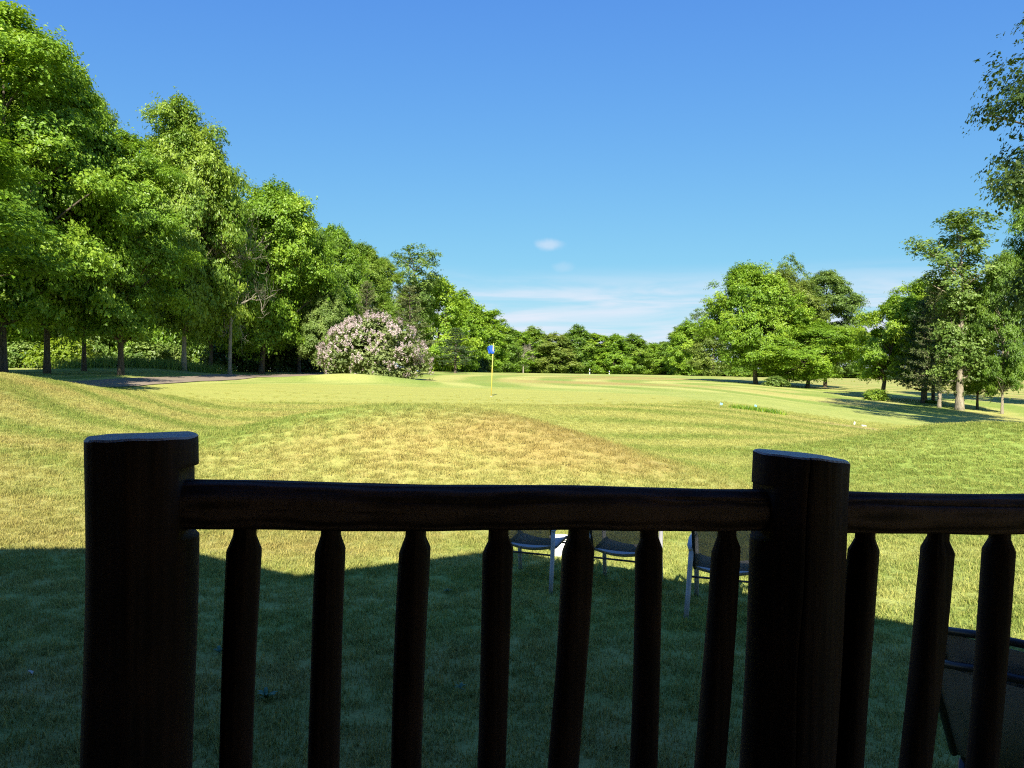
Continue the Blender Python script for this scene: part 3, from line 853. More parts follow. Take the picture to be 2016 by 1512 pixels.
ORD = ('first', 'second', 'third', 'fourth', 'fifth', 'sixth', 'seventh', 'eighth', 'ninth', 'tenth', 'eleventh', 'twelfth', 'thirteenth', 'fourteenth', 'fifteenth', 'sixteenth', 'seventeenth', 'eighteenth', 'nineteenth', 'twentieth')
G1 = 'maples in the row along the cart path'
plant('mapleB', 'maple_tree', 'tall maple at the picture edge nearest the grassy ridge, trunk unseen', 'tree', -215, 29, 120, 190, 'maple', None, G1)
plant('mapleA', 'maple_tree', 'maple beyond the picture edge whose shadow lies across the cart path', 'tree', -300, 23.5, None, 290, 'maple', None, G1, height=9.5)
plant('mapleA', 'maple_tree', 'tallest maple, its dark trunk at the left picture edge', 'tree', 4, 35, 28, 185, 'maple', 'bark', G1)
plant('mapleC', 'maple_tree', 'maple with low bright clump of leaves, leaning dark trunk before lime bush', 'tree', 92, 38, 120, 130, 'maple', 'bark', G1)
plant('mapleB', 'maple_tree', 'thin-trunked maple between lime bush and thick dark trunk', 'tree', 165, 42, 190, 80, 'maple_deep', 'bark', G1)
plant('mapleA', 'maple_tree', 'maple with the thickest dark trunk at the path side', 'tree', 238, 40, 270, 112, 'maple', 'bark', G1)
plant('mapleC', 'maple_tree', 'deep green maple with pale sunlit trunk on the grassy bank', 'tree', 362, 49, 232, 100, 'maple_deep', 'bark_pale', G1)
plant('mapleC', 'maple_tree', 'maple with twin trunk at the path bend behind dead branches', 'tree', 415, 54, 345, 80, 'maple', 'bark', G1)
plant('mapleD', 'maple_tree', 'broad maple with low skirts shading the path bend', 'tree', 515, 58, 375, 100, 'maple', 'bark', G1, rz=0.2)
G2 = 'trees along the edge of the wood'
plant('mapleA', 'woodland_tree', 'dark tree of the wood edge, just beyond the broad low-skirted maple', 'tree', 588, 65, 432, 72, 'maple_deep', None, G2)
plant('mapleC', 'woodland_tree', 'tall tree of the wood edge rising behind the small round tree', 'tree', 655, 72, 462, 60, 'maple', None, G2)
plant('mapleB', 'woodland_tree', 'tree of the wood edge rising behind the pale pine top', 'tree', 715, 78, 484, 52, 'maple_deep', None, G2)
plant('mapleA', 'woodland_tree', 'dark tree of the wood edge beside the airy tall tree', 'tree', 752, 86, 512, 42, 'maple_deep', None, G2)
plant('mapleC', 'round_tree', 'small bright round-headed tree before the dark wood beside the lilac', 'tree', 640, 60, 568, 42, 'ash', None, None)
plant('airy', 'ash_tree', 'tall airy tree with bare upper limbs above the pines', 'tree', 815, 100, 490, 58, 'ash', 'bark', None)
plant('farB', 'woodland_tree', 'full tree of the wood edge below the airy tall tree', 'tree', 862, 106, 556, 52, 'maple', None, G2)
plant('farA', 'woodland_tree', 'rounded tree of the wood edge behind the small pine', 'tree', 908, 118, 584, 46, 'maple', None, G2)
plant('farC', 'woodland_tree', 'bright tree of the wood edge above the blue flag', 'tree', 955, 132, 613, 40, 'maple', None, G2)
plant('farB', 'woodland_tree', 'last low tree of the wood edge before the distant treeline', 'tree', 990, 150, 642, 34, 'maple_deep', None, G2)
plant('pineB', 'pine_tree', 'pale young pine whose top shows above the lilac', 'tree', 722, 68, 552, 40, 'needle', None, 'pines behind the lilac')
plant('pineB', 'pine_tree', 'large olive pine standing right behind the lilac', 'tree', 805, 70, 560, 62, 'needle', None, 'pines behind the lilac')
plant('pineA', 'pine_tree', 'small dark pine between the lilac and the blue flag', 'tree', 896, 90, 645, 44, 'needle_dark', None, 'pines behind the lilac')
plant('deadA', 'dead_tree', 'grey dead tree of bare twigs among the maples by the path bend', 'tree', 452, 51, 425, 75, None, None, None)
# the wood behind the row
for i, (px, Y, top, half, k) in enumerate(((-60, 58, 200, 150, 'mapleC'), (60, 62, 280, 110, 'mapleD'), (170, 66, 300, 110, 'mapleC'), (290, 70, 330, 100, 'mapleA'), (400, 74, 400, 100, 'mapleC'), (500, 80, 440, 90, 'mapleD'), (590, 90, 500, 80, 'mapleC'))):
    plant(k, 'woodland_tree', '%s dark tree deep in the wood behind the maples, counted towards the lilac' % ORD[i], 'tree', px, Y, top, half, 'maple_deep', None, 'trees deep in the wood')
for i, (px, Y, top, half) in enumerate(((455, 62, 655, 60), (520, 66, 650, 60), (585, 70, 645, 60), (640, 76, 655, 50), (690, 82, 660, 50), (-20, 60, 640, 70), (330, 66, 660, 60), (860, 108, 690, 40), (930, 126, 700, 36))):
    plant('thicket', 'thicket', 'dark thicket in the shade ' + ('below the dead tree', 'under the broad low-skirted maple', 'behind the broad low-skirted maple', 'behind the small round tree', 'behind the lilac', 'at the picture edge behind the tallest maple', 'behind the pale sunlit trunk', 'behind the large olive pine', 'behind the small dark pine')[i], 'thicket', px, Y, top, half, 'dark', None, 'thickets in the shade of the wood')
plant('bushB', 'lime_bush', 'bright lime green sunlit bush behind the maple trunks', 'bush', 130, 49, 668, 62, 'lime', None, 'sunlit bushes behind the maples')
plant('bush', 'green_bush', 'leafy bush between the first two maple trunks', 'bush', 45, 50, 672, 40, 'ash', None, 'sunlit bushes behind the maples')
plant('bush', 'green_bush', 'leafy bush behind the thick dark maple trunk', 'bush', 285, 56, 672, 50, 'ash', None, 'sunlit bushes behind the maples')
plant('bushB', 'green_bush', 'pale leafy bush just before the pale sunlit trunk', 'bush', 335, 58, 680, 36, 'ash', None, 'sunlit bushes behind the maples')

# distant treeline
FARL = [(1014, 172, 652, 30, 'farC', 'maple'), (1048, 180, 650, 30, 'farA', 'maple_deep'), (1092, 178, 660, 34, 'farB', 'olive'), (1136, 184, 647, 28, 'farA', 'maple_deep'), (1172, 186, 658, 26, 'farC', 'maple'), (1208, 186, 662, 30, 'farB', 'maple'), (1245, 190, 664, 30, 'farA', 'maple_deep'), (1282, 196, 678, 26, 'farB', 'maple'), (1312, 200, 674, 26, 'farC', 'ash'), (1338, 186, 648, 22, 'farA', 'maple_deep')]
for i, (px, Y, top, half, k, lf) in enumerate(FARL):
    plant(k, 'distant_tree', '%s %s tree from the wood in the distant treeline' % (ORD[i], {'maple': 'bright green', 'maple_deep': 'deep green', 'olive': 'olive brown', 'ash': 'pale'}[lf]), 'tree', px, Y, top, half * 1.15, lf, None, 'trees of the distant treeline')
for i in range(16):
    px = 980 + i * 25
    plant(('farB', 'farA', 'farC')[i % 3], 'distant_tree', '%s tree from the wood in the rank behind the distant treeline' % ORD[i], 'tree', px, 214 + (i * 7) % 13, 672 + (i * 5) % 11 + i * 0.6, 30, ('maple_deep', 'olive', 'maple')[i % 3], None, 'trees behind the distant treeline')
plant('deadA', 'dead_tree', 'dead tree with bare forked limbs in the distant treeline', 'tree', 1030, 166, 672, 26, None, None, None)
# middle distance at the right
G3 = 'trees beyond the clump at the fairway edge'
plant('farA', 'fairway_tree', 'bushy tree at the fairway edge where the distant treeline ends', 'tree', 1352, 150, 640, 34, 'maple', None, G3)
plant('airy', 'ash_tree', 'pale airy round-topped tree standing above the fairway edge trees', 'tree', 1374, 165, 612, 22, 'ash', None, None)
plant('farB', 'fairway_tree', 'olive tree at the fairway edge beside the big clump', 'tree', 1404, 135, 640, 36, 'olive', None, G3)
plant('mapleD', 'maple_tree', 'front maple of the big clump, low branches over its trunk', 'tree', 1488, 78, 530, 78, 'maple', 'bark', 'maples of the big clump', rz=2.4)
plant('mapleC', 'maple_tree', 'middle maple of the big clump with yellowish leaves', 'tree', 1545, 82, 548, 70, 'olive', 'bark', 'maples of the big clump')
plant('airy', 'ash_tree', 'airy dark crown poking above the middle of the big clump', 'tree', 1549, 90, 512, 34, 'ash', None, None)
plant('mapleD', 'maple_tree', 'outer maple of the big clump, slanting trunk, foliage to the ground', 'tree', 1590, 76, 640, 78, 'maple', 'bark', 'maples of the big clump', rz=0.0)
plant('mapleB', 'maple_tree', 'tall pale leaved maple on the open field side of the big clump', 'tree', 1625, 84, 538, 66, 'ash', 'bark', 'maples of the big clump')
plant('bush', 'small_bush', 'small pale yellow-green bush at the foot of the big clump', 'bush', 1528, 74, 740, 20, 'ash')
plant('lean', 'leaning_tree', 'tree with dark leaning trunk beside the gap in the trees', 'tree', 1737, 58, 588, 62, 'maple', 'bark', None, rz=0.0)
plant('bush', 'round_bush', 'round dark bush at the foot of the leaning tree', 'bush', 1724, 56, 766, 24, 'maple_deep')
G4 = 'pines before the tall pale tree'
plant('pineB', 'pine_tree', 'pine with thin straight trunk next to the leaning tree', 'tree', 1817, 55, 590, 60, 'needle_dark', 'bark', G4)
plant('pineA', 'pine_tree', 'pine with slightly slanting trunk, middle of three', 'tree', 1838, 57, 560, 56, 'needle_dark', 'bark', G4)
plant('pineB', 'pine_tree', 'pine with sunlit trunk closest to the tall pale tree', 'tree', 1850, 51, 545, 62, 'needle', 'bark_pale', G4)
plant('mapleC', 'small_maple', 'bright small maple filling the space above the three pines', 'tree', 1822, 60, 566, 72, 'maple', None, None)
plant('poplar', 'poplar_tree', 'tall slender tree with pale trunk and sparse crown above the pines', 'tree', 1890, 50, 420, 72, 'ash', 'bark_pale', None, rz=1.0)
plant('mapleB', 'maple_tree', 'ivy-dark tree with leafy trunk beside the tall pale tree', 'tree', 1925, 52, 575, 46, 'maple_deep', 'bark', None)
plant('mapleA', 'maple_tree', 'dark tree with pale slanting trunk at the right picture edge', 'tree', 1974, 49, 500, 48, 'maple_deep', 'bark_pale', None)
plant('mapleA', 'maple_tree', 'dense dark tree filling the picture edge below the overhanging branches', 'tree', 2075, 58, 330, 95, 'maple_deep', 'bark', None, rz=1.0)
plant('bush', 'green_bush', 'small dark bush between the slanting pine trunks', 'bush', 1832, 56, 788, 14, 'maple_deep')
plant('linden', 'linden_tree', 'near tree overhanging the right picture edge with dark heart-shaped leaves', 'tree', 2318, 28.0, -190, 290, 'dark', 'bark', None, rz=0.8)
for i in range(27):
    px = 1425 + i * 25
    plant(('farB', 'farA')[i % 2], 'distant_tree', ('low tree across the open field, %s past the big clump' % ORD[i - 9]) if 9 <= i < 16 else 'low tree across the open field, hidden but for scraps between nearer trees', 'tree', px, 290 + (i * 7) % 17, 724 + (i * 5) % 6 - 4 * (px > 1900), 28, 'maple_deep', None, 'low trees beyond the open field')
for i in range(12):
    px = 985 + i * 36
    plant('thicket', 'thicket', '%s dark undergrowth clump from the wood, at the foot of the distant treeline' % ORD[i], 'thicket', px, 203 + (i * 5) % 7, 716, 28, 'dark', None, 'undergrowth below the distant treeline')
for i, (px, Y, top, half, lf) in enumerate(((20, 60, 600, 60, 'maple'), (95, 63, 610, 60, 'maple'), (175, 62, 605, 60, 'ash'), (250, 64, 610, 55, 'maple'), (310, 63, 620, 50, 'maple'), (385, 66, 630, 45, 'maple_deep'))):
    plant('thicket', 'thicket', '%s green thicket from the picture edge, closing the view between maple trunks' % ORD[i], 'thicket', px, Y, top, half, lf, None, 'green thickets behind the maple trunks')

for i, px in enumerate((1350, 1385, 1420, 1452)):
    plant('thicket', 'thicket', '%s low thicket towards the big clump, under the fairway edge trees' % ORD[i], 'thicket', px, 152 + i * 3, 712, 30, 'maple_deep', None, 'thickets under the fairway edge trees')

# ------------------------------------------------------------------ lilac
def make_lilac():
    rng = np.random.RandomState(41)
    p = at(728, 738, 53.0); x, y = p.x, p.y
    root = empty('lilac_bush', (x, y, tz(x, y) - 0.03))
    tag(root, 'big pink-white flowering lilac bush behind the putting green', 'bush')
    Rx, Ry, Hh = 3.55, 2.8, 4.3
    n = 210
    g = np.arange(n); t = (g + 0.5) / n
    ang = g * 2.39996 + rng.normal(size=n) * 0.3
    prof = np.where(t < 0.35, 0.78 + 0.22 * t / 0.35, np.sqrt(np.clip(1 - ((t - 0.35) / 0.67) ** 2, 0, 1)))
    rad = prof * (0.68 + 0.32 * rng.rand(n)) * (1 + 0.12 * np.sin(ang * 3 + 1) + 0.10 * np.sin(ang * 5 + t * 8))
    C = np.stack([Rx * rad * np.cos(ang), Ry * rad * np.sin(ang), 0.25 + 3.75 * t], 1)
    C[:, 2] -= 0.16 * np.abs(C[:, 0] - 0.6) * (C[:, 2] / 3.8)
    RC = 0.55 * (0.7 + 0.6 * rng.rand(n))
    P, N, S, T = clump_leaves(C, RC, 150, 0.15, rng, 0.75, centre=np.array([0, 0, 1.6]))
    P[:, 2] = np.maximum(P[:, 2], 0.03)
    link('foliage', leaf_mesh('foliage', P, N, S, T, rng, mat=M['lilac_leaf']), root)
    # blossoms: pointed panicles on the outer clumps
    out = rng.choice(n, 2100)
    pc = []
    for q in out:
        c = C[q]
        d = np.array([c[0] / Rx, c[1] / Ry, (c[2] - 1.4) / 2.6]); d /= np.linalg.norm(d) + 1e-6
        if c[2] < 1.0 and rng.rand() < 0.75: continue
        side = math.sin(c[0] * 1.7 + 0.6) * math.sin(c[2] * 2.1 + c[0])
        if side < -0.35 and rng.rand() < 0.7: continue
        dd = d + rng.normal(size=3) * 0.45; dd /= np.linalg.norm(dd)
        pc.append((c + dd * RC[q] * (0.75 + 0.4 * rng.rand()), d))
    PP, NN, SS, TT = [], [], [], []
    for c, d in pc:
        tone = rng.rand()
        axis = d * 0.6 + np.array([0, 0, 0.8]); axis /= np.linalg.norm(axis)
        m = 18
        f = rng.rand(m)
        off = rng.normal(size=(m, 3)) * (0.06 * (1 - 0.75 * f))[:, None]
        PP.append(c + axis * (f * 0.20)[:, None] + off)
        NN.append(off / 0.08 + d + rng.normal(size=(m, 3)) * 0.4)
        SS.append(0.055 + 0.035 * rng.rand(m)); TT.append(np.clip(0.2 + 0.5 * tone + 0.3 * rng.rand(m), 0, 1))
    link('blossom', leaf_mesh('blossom', np.concatenate(PP), np.concatenate(NN), np.concatenate(SS), np.concatenate(TT), rng, 0.45, mat=M['blossom']), root)
    mb = MB()
    for q in range(26):
        e = Vector(C[int(rng.rand() * n)])
        a = Vector((rng.normal() * 0.9, rng.normal() * 0.5, -0.1))
        mb.tube(bez(a, Vector((a.x * 0.6 + e.x * 0.4, a.y * 0.6 + e.y * 0.4, e.z * 0.65)), e, 6), [0.05, 0.045, 0.036, 0.026, 0.016, 0.008], 6)
    mb.build('stem', root, M['bark'])
make_lilac()

# tall unmown grass on the bank behind the maples
def tall_grass(name, label, pts, n, h0, h1, spread, colr):
    rng = np.random.RandomState(77)
    Vv, Ff, T = [], [], []
    pts = np.array(pts)
    for i in range(n):
        k = rng.rand() * (len(pts) - 1); a = int(k); f = k - a
        c = pts[a] * (1 - f) + pts[a + 1] * f + rng.normal(size=2) * spread
        z = tz(c[0], c[1]); h = h0 + (h1 - h0) * rng.rand()
        th = rng.rand() * 6.283; w = 0.012 + 0.012 * rng.rand()
        lx, ly = rng.normal(size=2) * h * 0.3
        b = len(Vv)
        Vv += [(c[0] - w * math.cos(th), c[1] - w * math.sin(th), z), (c[0] + w * math.cos(th), c[1] + w * math.sin(th), z), (c[0] + lx, c[1] + ly, z + h)]
        Ff.append((b, b + 1, b + 2)); T += [rng.rand()] * 3
    o = link(name, np_mesh(name, Vv, Ff, dict(tint=T)), None, [M[colr]])
    return tag(o, label, 'grass', kind='stuff')
tg = [at(px, 738, Y) for px, Y in ((150, 46), (220, 46.5), (290, 49), (350, 50.5), (405, 54))]
tall_grass('tall_grass', 'tall unmown grass on the bank behind the maple trunks', [(p.x, p.y) for p in tg], 6000, 0.35, 0.85, 1.0, 'ash')

# ------------------------------------------------------------------ flagstick, markers, stakes
def make_flag():
    p = at(967, 783, 32.0); x, y = p.x, p.y; z = tz(x, y)
    root = empty('flagstick', (x, y, z))
    tag(root, 'yellow flagstick with blue flag standing on the putting green', 'flagstick')
    mb = MB(); mb.tube([(0, 0, -0.05), (0.03, 0, 1.1), (0.075, 0, 2.22)], [0.020, 0.019, 0.016], 8)
    mb.build('pole', root, mat_plain('yellow_fibreglass', (0.62, 0.50, 0.10), 0.4, 0.05))
    cup = MB(); cup.tube([(0, 0, 0.005), (0, 0, 0.012)], [0.054, 0.054], 14)
    cup.build('cup', root, M['white'])
    # cloth hanging from the staff in two folds
    V, Fc = [], []
    nu, nv = 12, 10
    for j in range(nv + 1):
        v = j / nv
        for i in range(nu + 1):
            u = i / nu
            wx = -0.29 * u * (1 - 0.25 * v) + 0.04 * math.sin(u * 7 + v * 2)
            zz = 2.20 - 0.41 * v - 0.26 * u * (1 - v) * (1 - 0.3 * u) - 0.02 * math.sin(u * 9)
            yy = 0.07 * math.sin(u * 8.5 + v * 3.2) * u ** 0.5 + 0.03 * math.sin(v * 6) * u
            V.append((0.074 + wx, yy, zz))
    for j in range(nv):
        for i in range(nu):
            b = j * (nu + 1) + i; Fc.append((b, b + 1, b + nu + 2, b + nu + 1))
    fl = link('flag', np_mesh('flag', V, Fc, None, True), root, [mat_plain('blue_cloth', (0.018, 0.085, 0.42), 0.8, 0.08)])
    so = fl.modifiers.new('thick', 'SOLIDIFY'); so.thickness = 0.004
make_flag()
black = mat_plain('black_paint', (0.02, 0.02, 0.02), 0.5)
for px, Y, lab in ((1161, 128, 'black and white banded distance stake on the fairway crest'), (1199.5, 133, 'smaller white topped distance stake on the fairway crest')):
    p = at(px, 735, Y); z = tz(p.x, p.y)
    root = empty('distance_stake', (p.x, p.y, z)); tag(root, lab, 'stake', 'distance stakes on the fairway')
    hgt = 0.95 if px < 1170 else 0.62
    for k, (a, b, mm) in enumerate(((-0.1, 0.4, M['white']), (0.4, 0.62, black), (0.62, 1.0, M['white']))):
        mb = MB(); mb.tube([(0, 0, a * hgt), (0, 0, b * hgt)], 0.055, 8); mb.build('band', root, mm)
for px, py, Y, lab in ((1417, 805, 27.0, 'small blue survey flag in the mown grass before the green'), (1485, 801, 28.5, 'small blue survey flag beside the tuft of long grass')):
    p = at(px, py, Y); z = tz(p.x, p.y)
    root = empty('survey_flag', (p.x, p.y, z)); tag(root, lab, 'marker flag', 'survey flags in the grass')
    mb = MB(); mb.tube([(0, 0, -0.03), (0.01, 0, 0.20)], 0.003, 5); mb.build('wire', root, M['metal_grey'])
    mb = MB(); mb.box((0.055, 0.01, 0.16), (0.10, 0.004, 0.07), M=Euler((0.2, 0.3, 0.3)).to_matrix()); mb.build('flag', root, mat_plain('pale_blue_film', (0.25, 0.55, 0.75), 0.5))
for px, py, Y, rz, lab, dims in ((1682, 832, 27.5, 0.5, 'small white upright tag in the shaded grass near the dirt strip', (0.06, 0.02, 0.11)), (1700, 836, 27.0, 0.1, 'white flat box lid lying in the shaded grass near the dirt strip', (0.15, 0.10, 0.05))):
    p = at(px, py, Y); z = tz(p.x, p.y)
    mb = MB(); mb.box((0, 0, dims[2] / 2), dims); mb.box((0, 0, dims[2] + 0.004), (dims[0] * 0.9, dims[1] * 0.8, 0.012))
    o = mb.build('white_marker', None, M['white']); o.location = (p.x, p.y, z); o.rotation_euler = (0, 0.15, rz)
    tag(o, lab, 'marker')
pc = at(1482, 806, 27.8)
tall_grass('grass_tuft', 'tuft of longer green grass beside the survey flag', [(pc.x - 0.7, pc.y), (pc.x + 0.9, pc.y - 0.3)], 700, 0.10, 0.22, 0.16, 'maple')

# ------------------------------------------------------------------ log house behind the camera, with the open porch
def make_house():
    root = empty('log_house', (-2.5, -2.0, 0))
    tag(root, 'dark log lodge with gabled porch roof that shades the near lawn', 'house')
    o0 = Vector((2.5, 2.0, 0))
    roofm = mat_plain('roof_boards', (0.050, 0.030, 0.020), 0.8, 0.2, 4.0, 0.2)
    deckm = mat_plain('deck_boards', (0.075, 0.050, 0.036), 0.75, 0.25, 5.0, 0.25)
    YF, YB = 2.05, -9.0
    def slope(name, xa, za, xb, zb):
        mb = MB(); t = 0.16
        v = [(xa, YF, za), (xb, YF, zb), (xb, YB, zb), (xa, YB, za), (xa, YF, za - t), (xb, YF, zb - t), (xb, YB, zb - t), (xa, YB, za - t)]
        mb.add([Vector(p) + o0 for p in v], [(0, 1, 2, 3), (7, 6, 5, 4), (0, 4, 5, 1), (1, 5, 6, 2), (2, 6, 7, 3), (3, 7, 4, 0)])
        mb.build(name, root, roofm)
    slope('roof', 4.2, 2.80, -0.29, 5.36); slope('roof', -0.294, 5.36, -2.29, 4.40)
    slope('roof', -2.294, 4.40, -4.03, 5.22); slope('roof', -4.034, 5.22, -11.0, 3.95)
    mb = MB()
    for i in range(10):
        z = 0.95 + i * 0.29
        xr = min(2.6, -0.29 + (4.98 - z) / 0.57)
        mb.tube([Vector((-10.8, -2.2, z)) + o0, Vector((xr, -2.2, z)) + o0], 0.155, 10)
    mb.build('wall', root, M['rail'])
    mb = MB(); mb.box(Vector((-4.0, -5.4, 2.0)) + o0, (13.2, 6.2, 4.0)); mb.build('wall_core', root, roofm)
    for k in range(28):
        mb = MB(); mb.box(Vector((-4.1, -2.0 + 0.142 * k, 0.74)) + o0, (13.6, 0.136, 0.04)); mb.build('deck_board', root, deckm)
    mb = MB(); mb.box(Vector((-4.1, 1.86, 0.56)) + o0, (13.6, 0.05, 0.30)); mb.build('fascia_board', root, deckm)
make_house()

# ------------------------------------------------------------------ railing
RA, RB = at(282, 900, 1.55), at(1576, 900, 1.75)
RD = Vector((RB.x - RA.x, RB.y - RA.y, 0)).normalized()          # along the railing
RANG = math.atan2(RD.y, RD.x)
rail_root = empty('log_railing', (RA.x, RA.y, 0.76), RANG)
tag(rail_root, 'dark stained peeled log railing with round posts and pegged balusters', 'railing')
R_M = Matrix.Translation((RA.x, RA.y, 0.76)) @ Matrix.Rotation(RANG, 4, 'Z')
R_I = R_M.inverted()
def loc(px, py):
    """pixel -> railing coordinates on its vertical middle plane"""
    d = CAM_M @ Vector(((px - 1008) / F, -(py - 756) / F, -1.0))
    nrm = Vector((-RD.y, RD.x, 0))
    t = (Vector((RA.x, RA.y, 0)).dot(nrm)) / d.dot(nrm)
    w = Vector((0, 0, CAM_Z)) + d * t
    return R_I @ w

def make_post(seed, top, foot_x, top_x, rad, cut, notches, crack=None, facets=()):
    """a peeled log: axis from (foot_x, 0) to (top_x, top); cut = slope of the sawn top; notches = [(side, z0, z1, x_limit)]"""
    rng = np.random.RandomState(seed)
    n = 56
    zs = [0.0]
    marks = sorted([top - 0.004] + [z for nt_ in notches for z in (nt_[1] - 0.004, nt_[1], nt_[2], nt_[2] + 0.004)])
    zz = 0.0
    zs = sorted(set([round(v, 4) for v in list(np.arange(0, top - 0.01, 0.03)) + marks]))
    ph = rng.rand(10) * 6.283
    ths = [2 * math.pi * k / n for k in range(n)]
    if crack:
        for d in (-0.014, 0.0, 0.014): ths.append(crack[0] + d)
        ths = sorted(t % (2 * math.pi) for t in ths)
        ths = [t for i, t in enumerate(ths) if i == 0 or t - ths[i - 1] > 0.004]
    n = len(ths)
    mb = MB(); V = []
    for z in zs:
        f = z / top
        ax = foot_x + (top_x - foot_x) * f + 0.004 * math.sin(z * 5 + ph[0])
        for th in ths:
            wander = 0.0
            if crack and abs(((th - crack[0] + math.pi) % (2 * math.pi)) - math.pi) < 0.05:
                wander = 0.035 * math.sin(z * 6 + 1) + 0.02 * math.sin(z * 17)
            r = rad * (1 + 0.020 * math.sin(2 * th + ph[1] + z) + 0.012 * math.sin(3 * th + ph[2] - z * 1.7) + 0.003 * math.sin(7 * th + ph[3] + z * 3) + 0.010 * math.sin(z * 9 + ph[4] + th))
            for fa, fd in facets:           # flats left by the drawknife
                c = math.cos(th - fa)
                if c > 0: r = min(r, rad * fd / c)
            if crack and abs(((th - crack[0] + math.pi) % (2 * math.pi)) - math.pi) < 0.008:
                dep = crack[1] * (0.10 + 0.90 * f ** 4) * (0.85 + 0.15 * math.sin(z * 31))
                r *= (1 - dep)
            x = ax + r * math.cos(th + wander); y = r * math.sin(th + wander)
            for side, z0, z1, lim in notches:
                if z0 <= z <= z1 and side * (x - ax) > lim: x = ax + side * lim
            zc = z
            if z > top - 0.02:
                zc = z + cut * (x - ax) + 0.0015 * math.sin(3 * th + ph[5]) + 0.0008 * math.sin(8 * th + ph[6])
            V.append(Vector((x, y, zc)))
    Fc = []
    for i in range(len(zs) - 1):
        for k in range(n):
            k2 = (k + 1) % n; Fc.append((i * n + k, i * n + k2, (i + 1) * n + k2, (i + 1) * n + k))
    # worn arris and end grain
    b = (len(zs) - 1) * n
    ctr = Vector((top_x, 0, top))
    ring1 = [V[b + k].lerp(ctr, 0.035) + Vector((0, 0, 0.004 + cut * 0)) for k in range(n)]
    mb.add(V, Fc, 0, False)
    mb.sm = [True] * len(mb.sm)
    m0 = len(mb.v); mb.v += [tuple(p) for p in ring1]
    for k in range(n):
        k2 = (k + 1) % n; mb.f.append([b + k, b + k2, m0 + k2, m0 + k]); mb.m.append(1); mb.sm.append(False)
    ci_ = len(mb.v); mb.v.append((ctr.x, ctr.y, ctr.z + 0.006))
    for k in range(n):
        k2 = (k + 1) % n; mb.f.append([m0 + k, m0 + k2, ci_]); mb.m.append(1); mb.sm.append(False)
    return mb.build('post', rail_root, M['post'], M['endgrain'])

pl_top = loc(280, 858); pl_bot = loc(272, 1512)
pr_top = loc(1580, 896); pr_bot = loc(1546, 1512)
ex = lambda a, b: a.x + (b.x - a.x) * (a.z / (a.z - b.z))           # where the axis meets the deck
rl_a, rl_b = loc(352, 993), loc(1535, 1005)
rr_a, rr_b = loc(1650, 1008), loc(2016, 1011)
zrl, zrr = rl_a.z, rl_b.z
make_post(3, pl_top.z, ex(pl_top, pl_bot), pl_top.x, 0.1045, 0.02,
          [(1, zrl - 0.066, zrl + 0.076, 0.084)], None, ((-1.9, 0.93), (-1.2, 0.95)))
make_post(8, pr_top.z, ex(pr_top, pr_bot), pr_top.x, 0.1040, -0.10,
          [(-1, zrr - 0.062, zrr + 0.062, 0.086), (1, zrr - 0.3, zrr + 0.052, 0.096)], (-1.90, 0.52), ((-2.3, 0.93), (-1.0, 0.96)))
# raw wood showing in the mortises
def log(name, a, b, r0, r1, seed, mats, n=22, seg=26, rough=1.0, checks=()):
    rng = np.random.RandomState(seed); ph = rng.rand(8) * 6.283
    knots = [(rng.rand(), rng.rand() * 6.283) for _ in range(5)]
    def wob(i, th):
        t = i / (seg - 1)
        w = 0.022 * math.sin(2 * th + ph[0] + t * 3) + 0.018 * math.sin(3 * th + ph[1] - t * 5) + 0.02 * math.sin(t * 14 + ph[2]) + 0.009 * math.sin(6 * th + ph[3] + t * 9)
        for kt, kth in knots:
            da = (th - kth + math.pi) % (2 * math.pi) - math.pi
            w += 0.045 * math.exp(-((t - kt) / 0.022) ** 2 - (da / 0.38) ** 2)
        for ct, c0, c1 in checks:
            da = (th - ct - 0.06 * math.sin(t * 9 + ct) + math.pi) % (2 * math.pi) - math.pi
            if c0 < t < c1: w -= 0.10 * math.exp(-(da / 0.045) ** 2) * min(1, (t - c0) * 14, (c1 - t) * 14) / max(rough, 0.1)
        return w * rough
    mb = MB()
    pts = [a.lerp(b, i / (seg - 1)) + Vector((0, 0.002 * math.sin(i * 0.7 + ph[4]), 0.0016 * math.sin(i * 0.22 + ph[5]))) for i in range(seg)]
    mb.tube(pts, [r0 + (r1 - r0) * i / (seg - 1) for i in range(seg)], n, wob=wob)
    return mb.build(name, rail_root, *mats)
log('top_rail', rl_a - Vector((0.03, 0, 0)), rl_b + Vector((0.06, 0, 0)), 0.0520, 0.0465, 21, [M['rail']], 96, 60, 0.55, ((-0.12, -0.1, 0.40), (0.42, 0.30, 0.62), (0.62, 0.72, 1.2)))
log('top_rail', rr_a - Vector((0.05, 0, 0)), rr_a + (rr_b - rr_a) * 3.6, 0.0485, 0.0475, 22, [M['rail']], 96, 60, 0.55, ((0.55, 0.05, 0.5), (0.1, 0.3, 0.8)))
xa, xb = pl_top.x, pr_top.x
log('bottom_rail', Vector((xa, 0, 0.12)), Vector((xb, 0, 0.12)), 0.047, 0.047, 23, [M['rail']])
log('bottom_rail', Vector((xb + 0.08, 0, 0.12)), Vector((xb + 1.5, 0, 0.12)), 0.047, 0.047, 24, [M['rail']])
make_post(15, pr_top.z, rr_a.x + (rr_b.x - rr_a.x) * 3.7 , rr_a.x + (rr_b.x - rr_a.x) * 3.7, 0.11, 0.03, [])
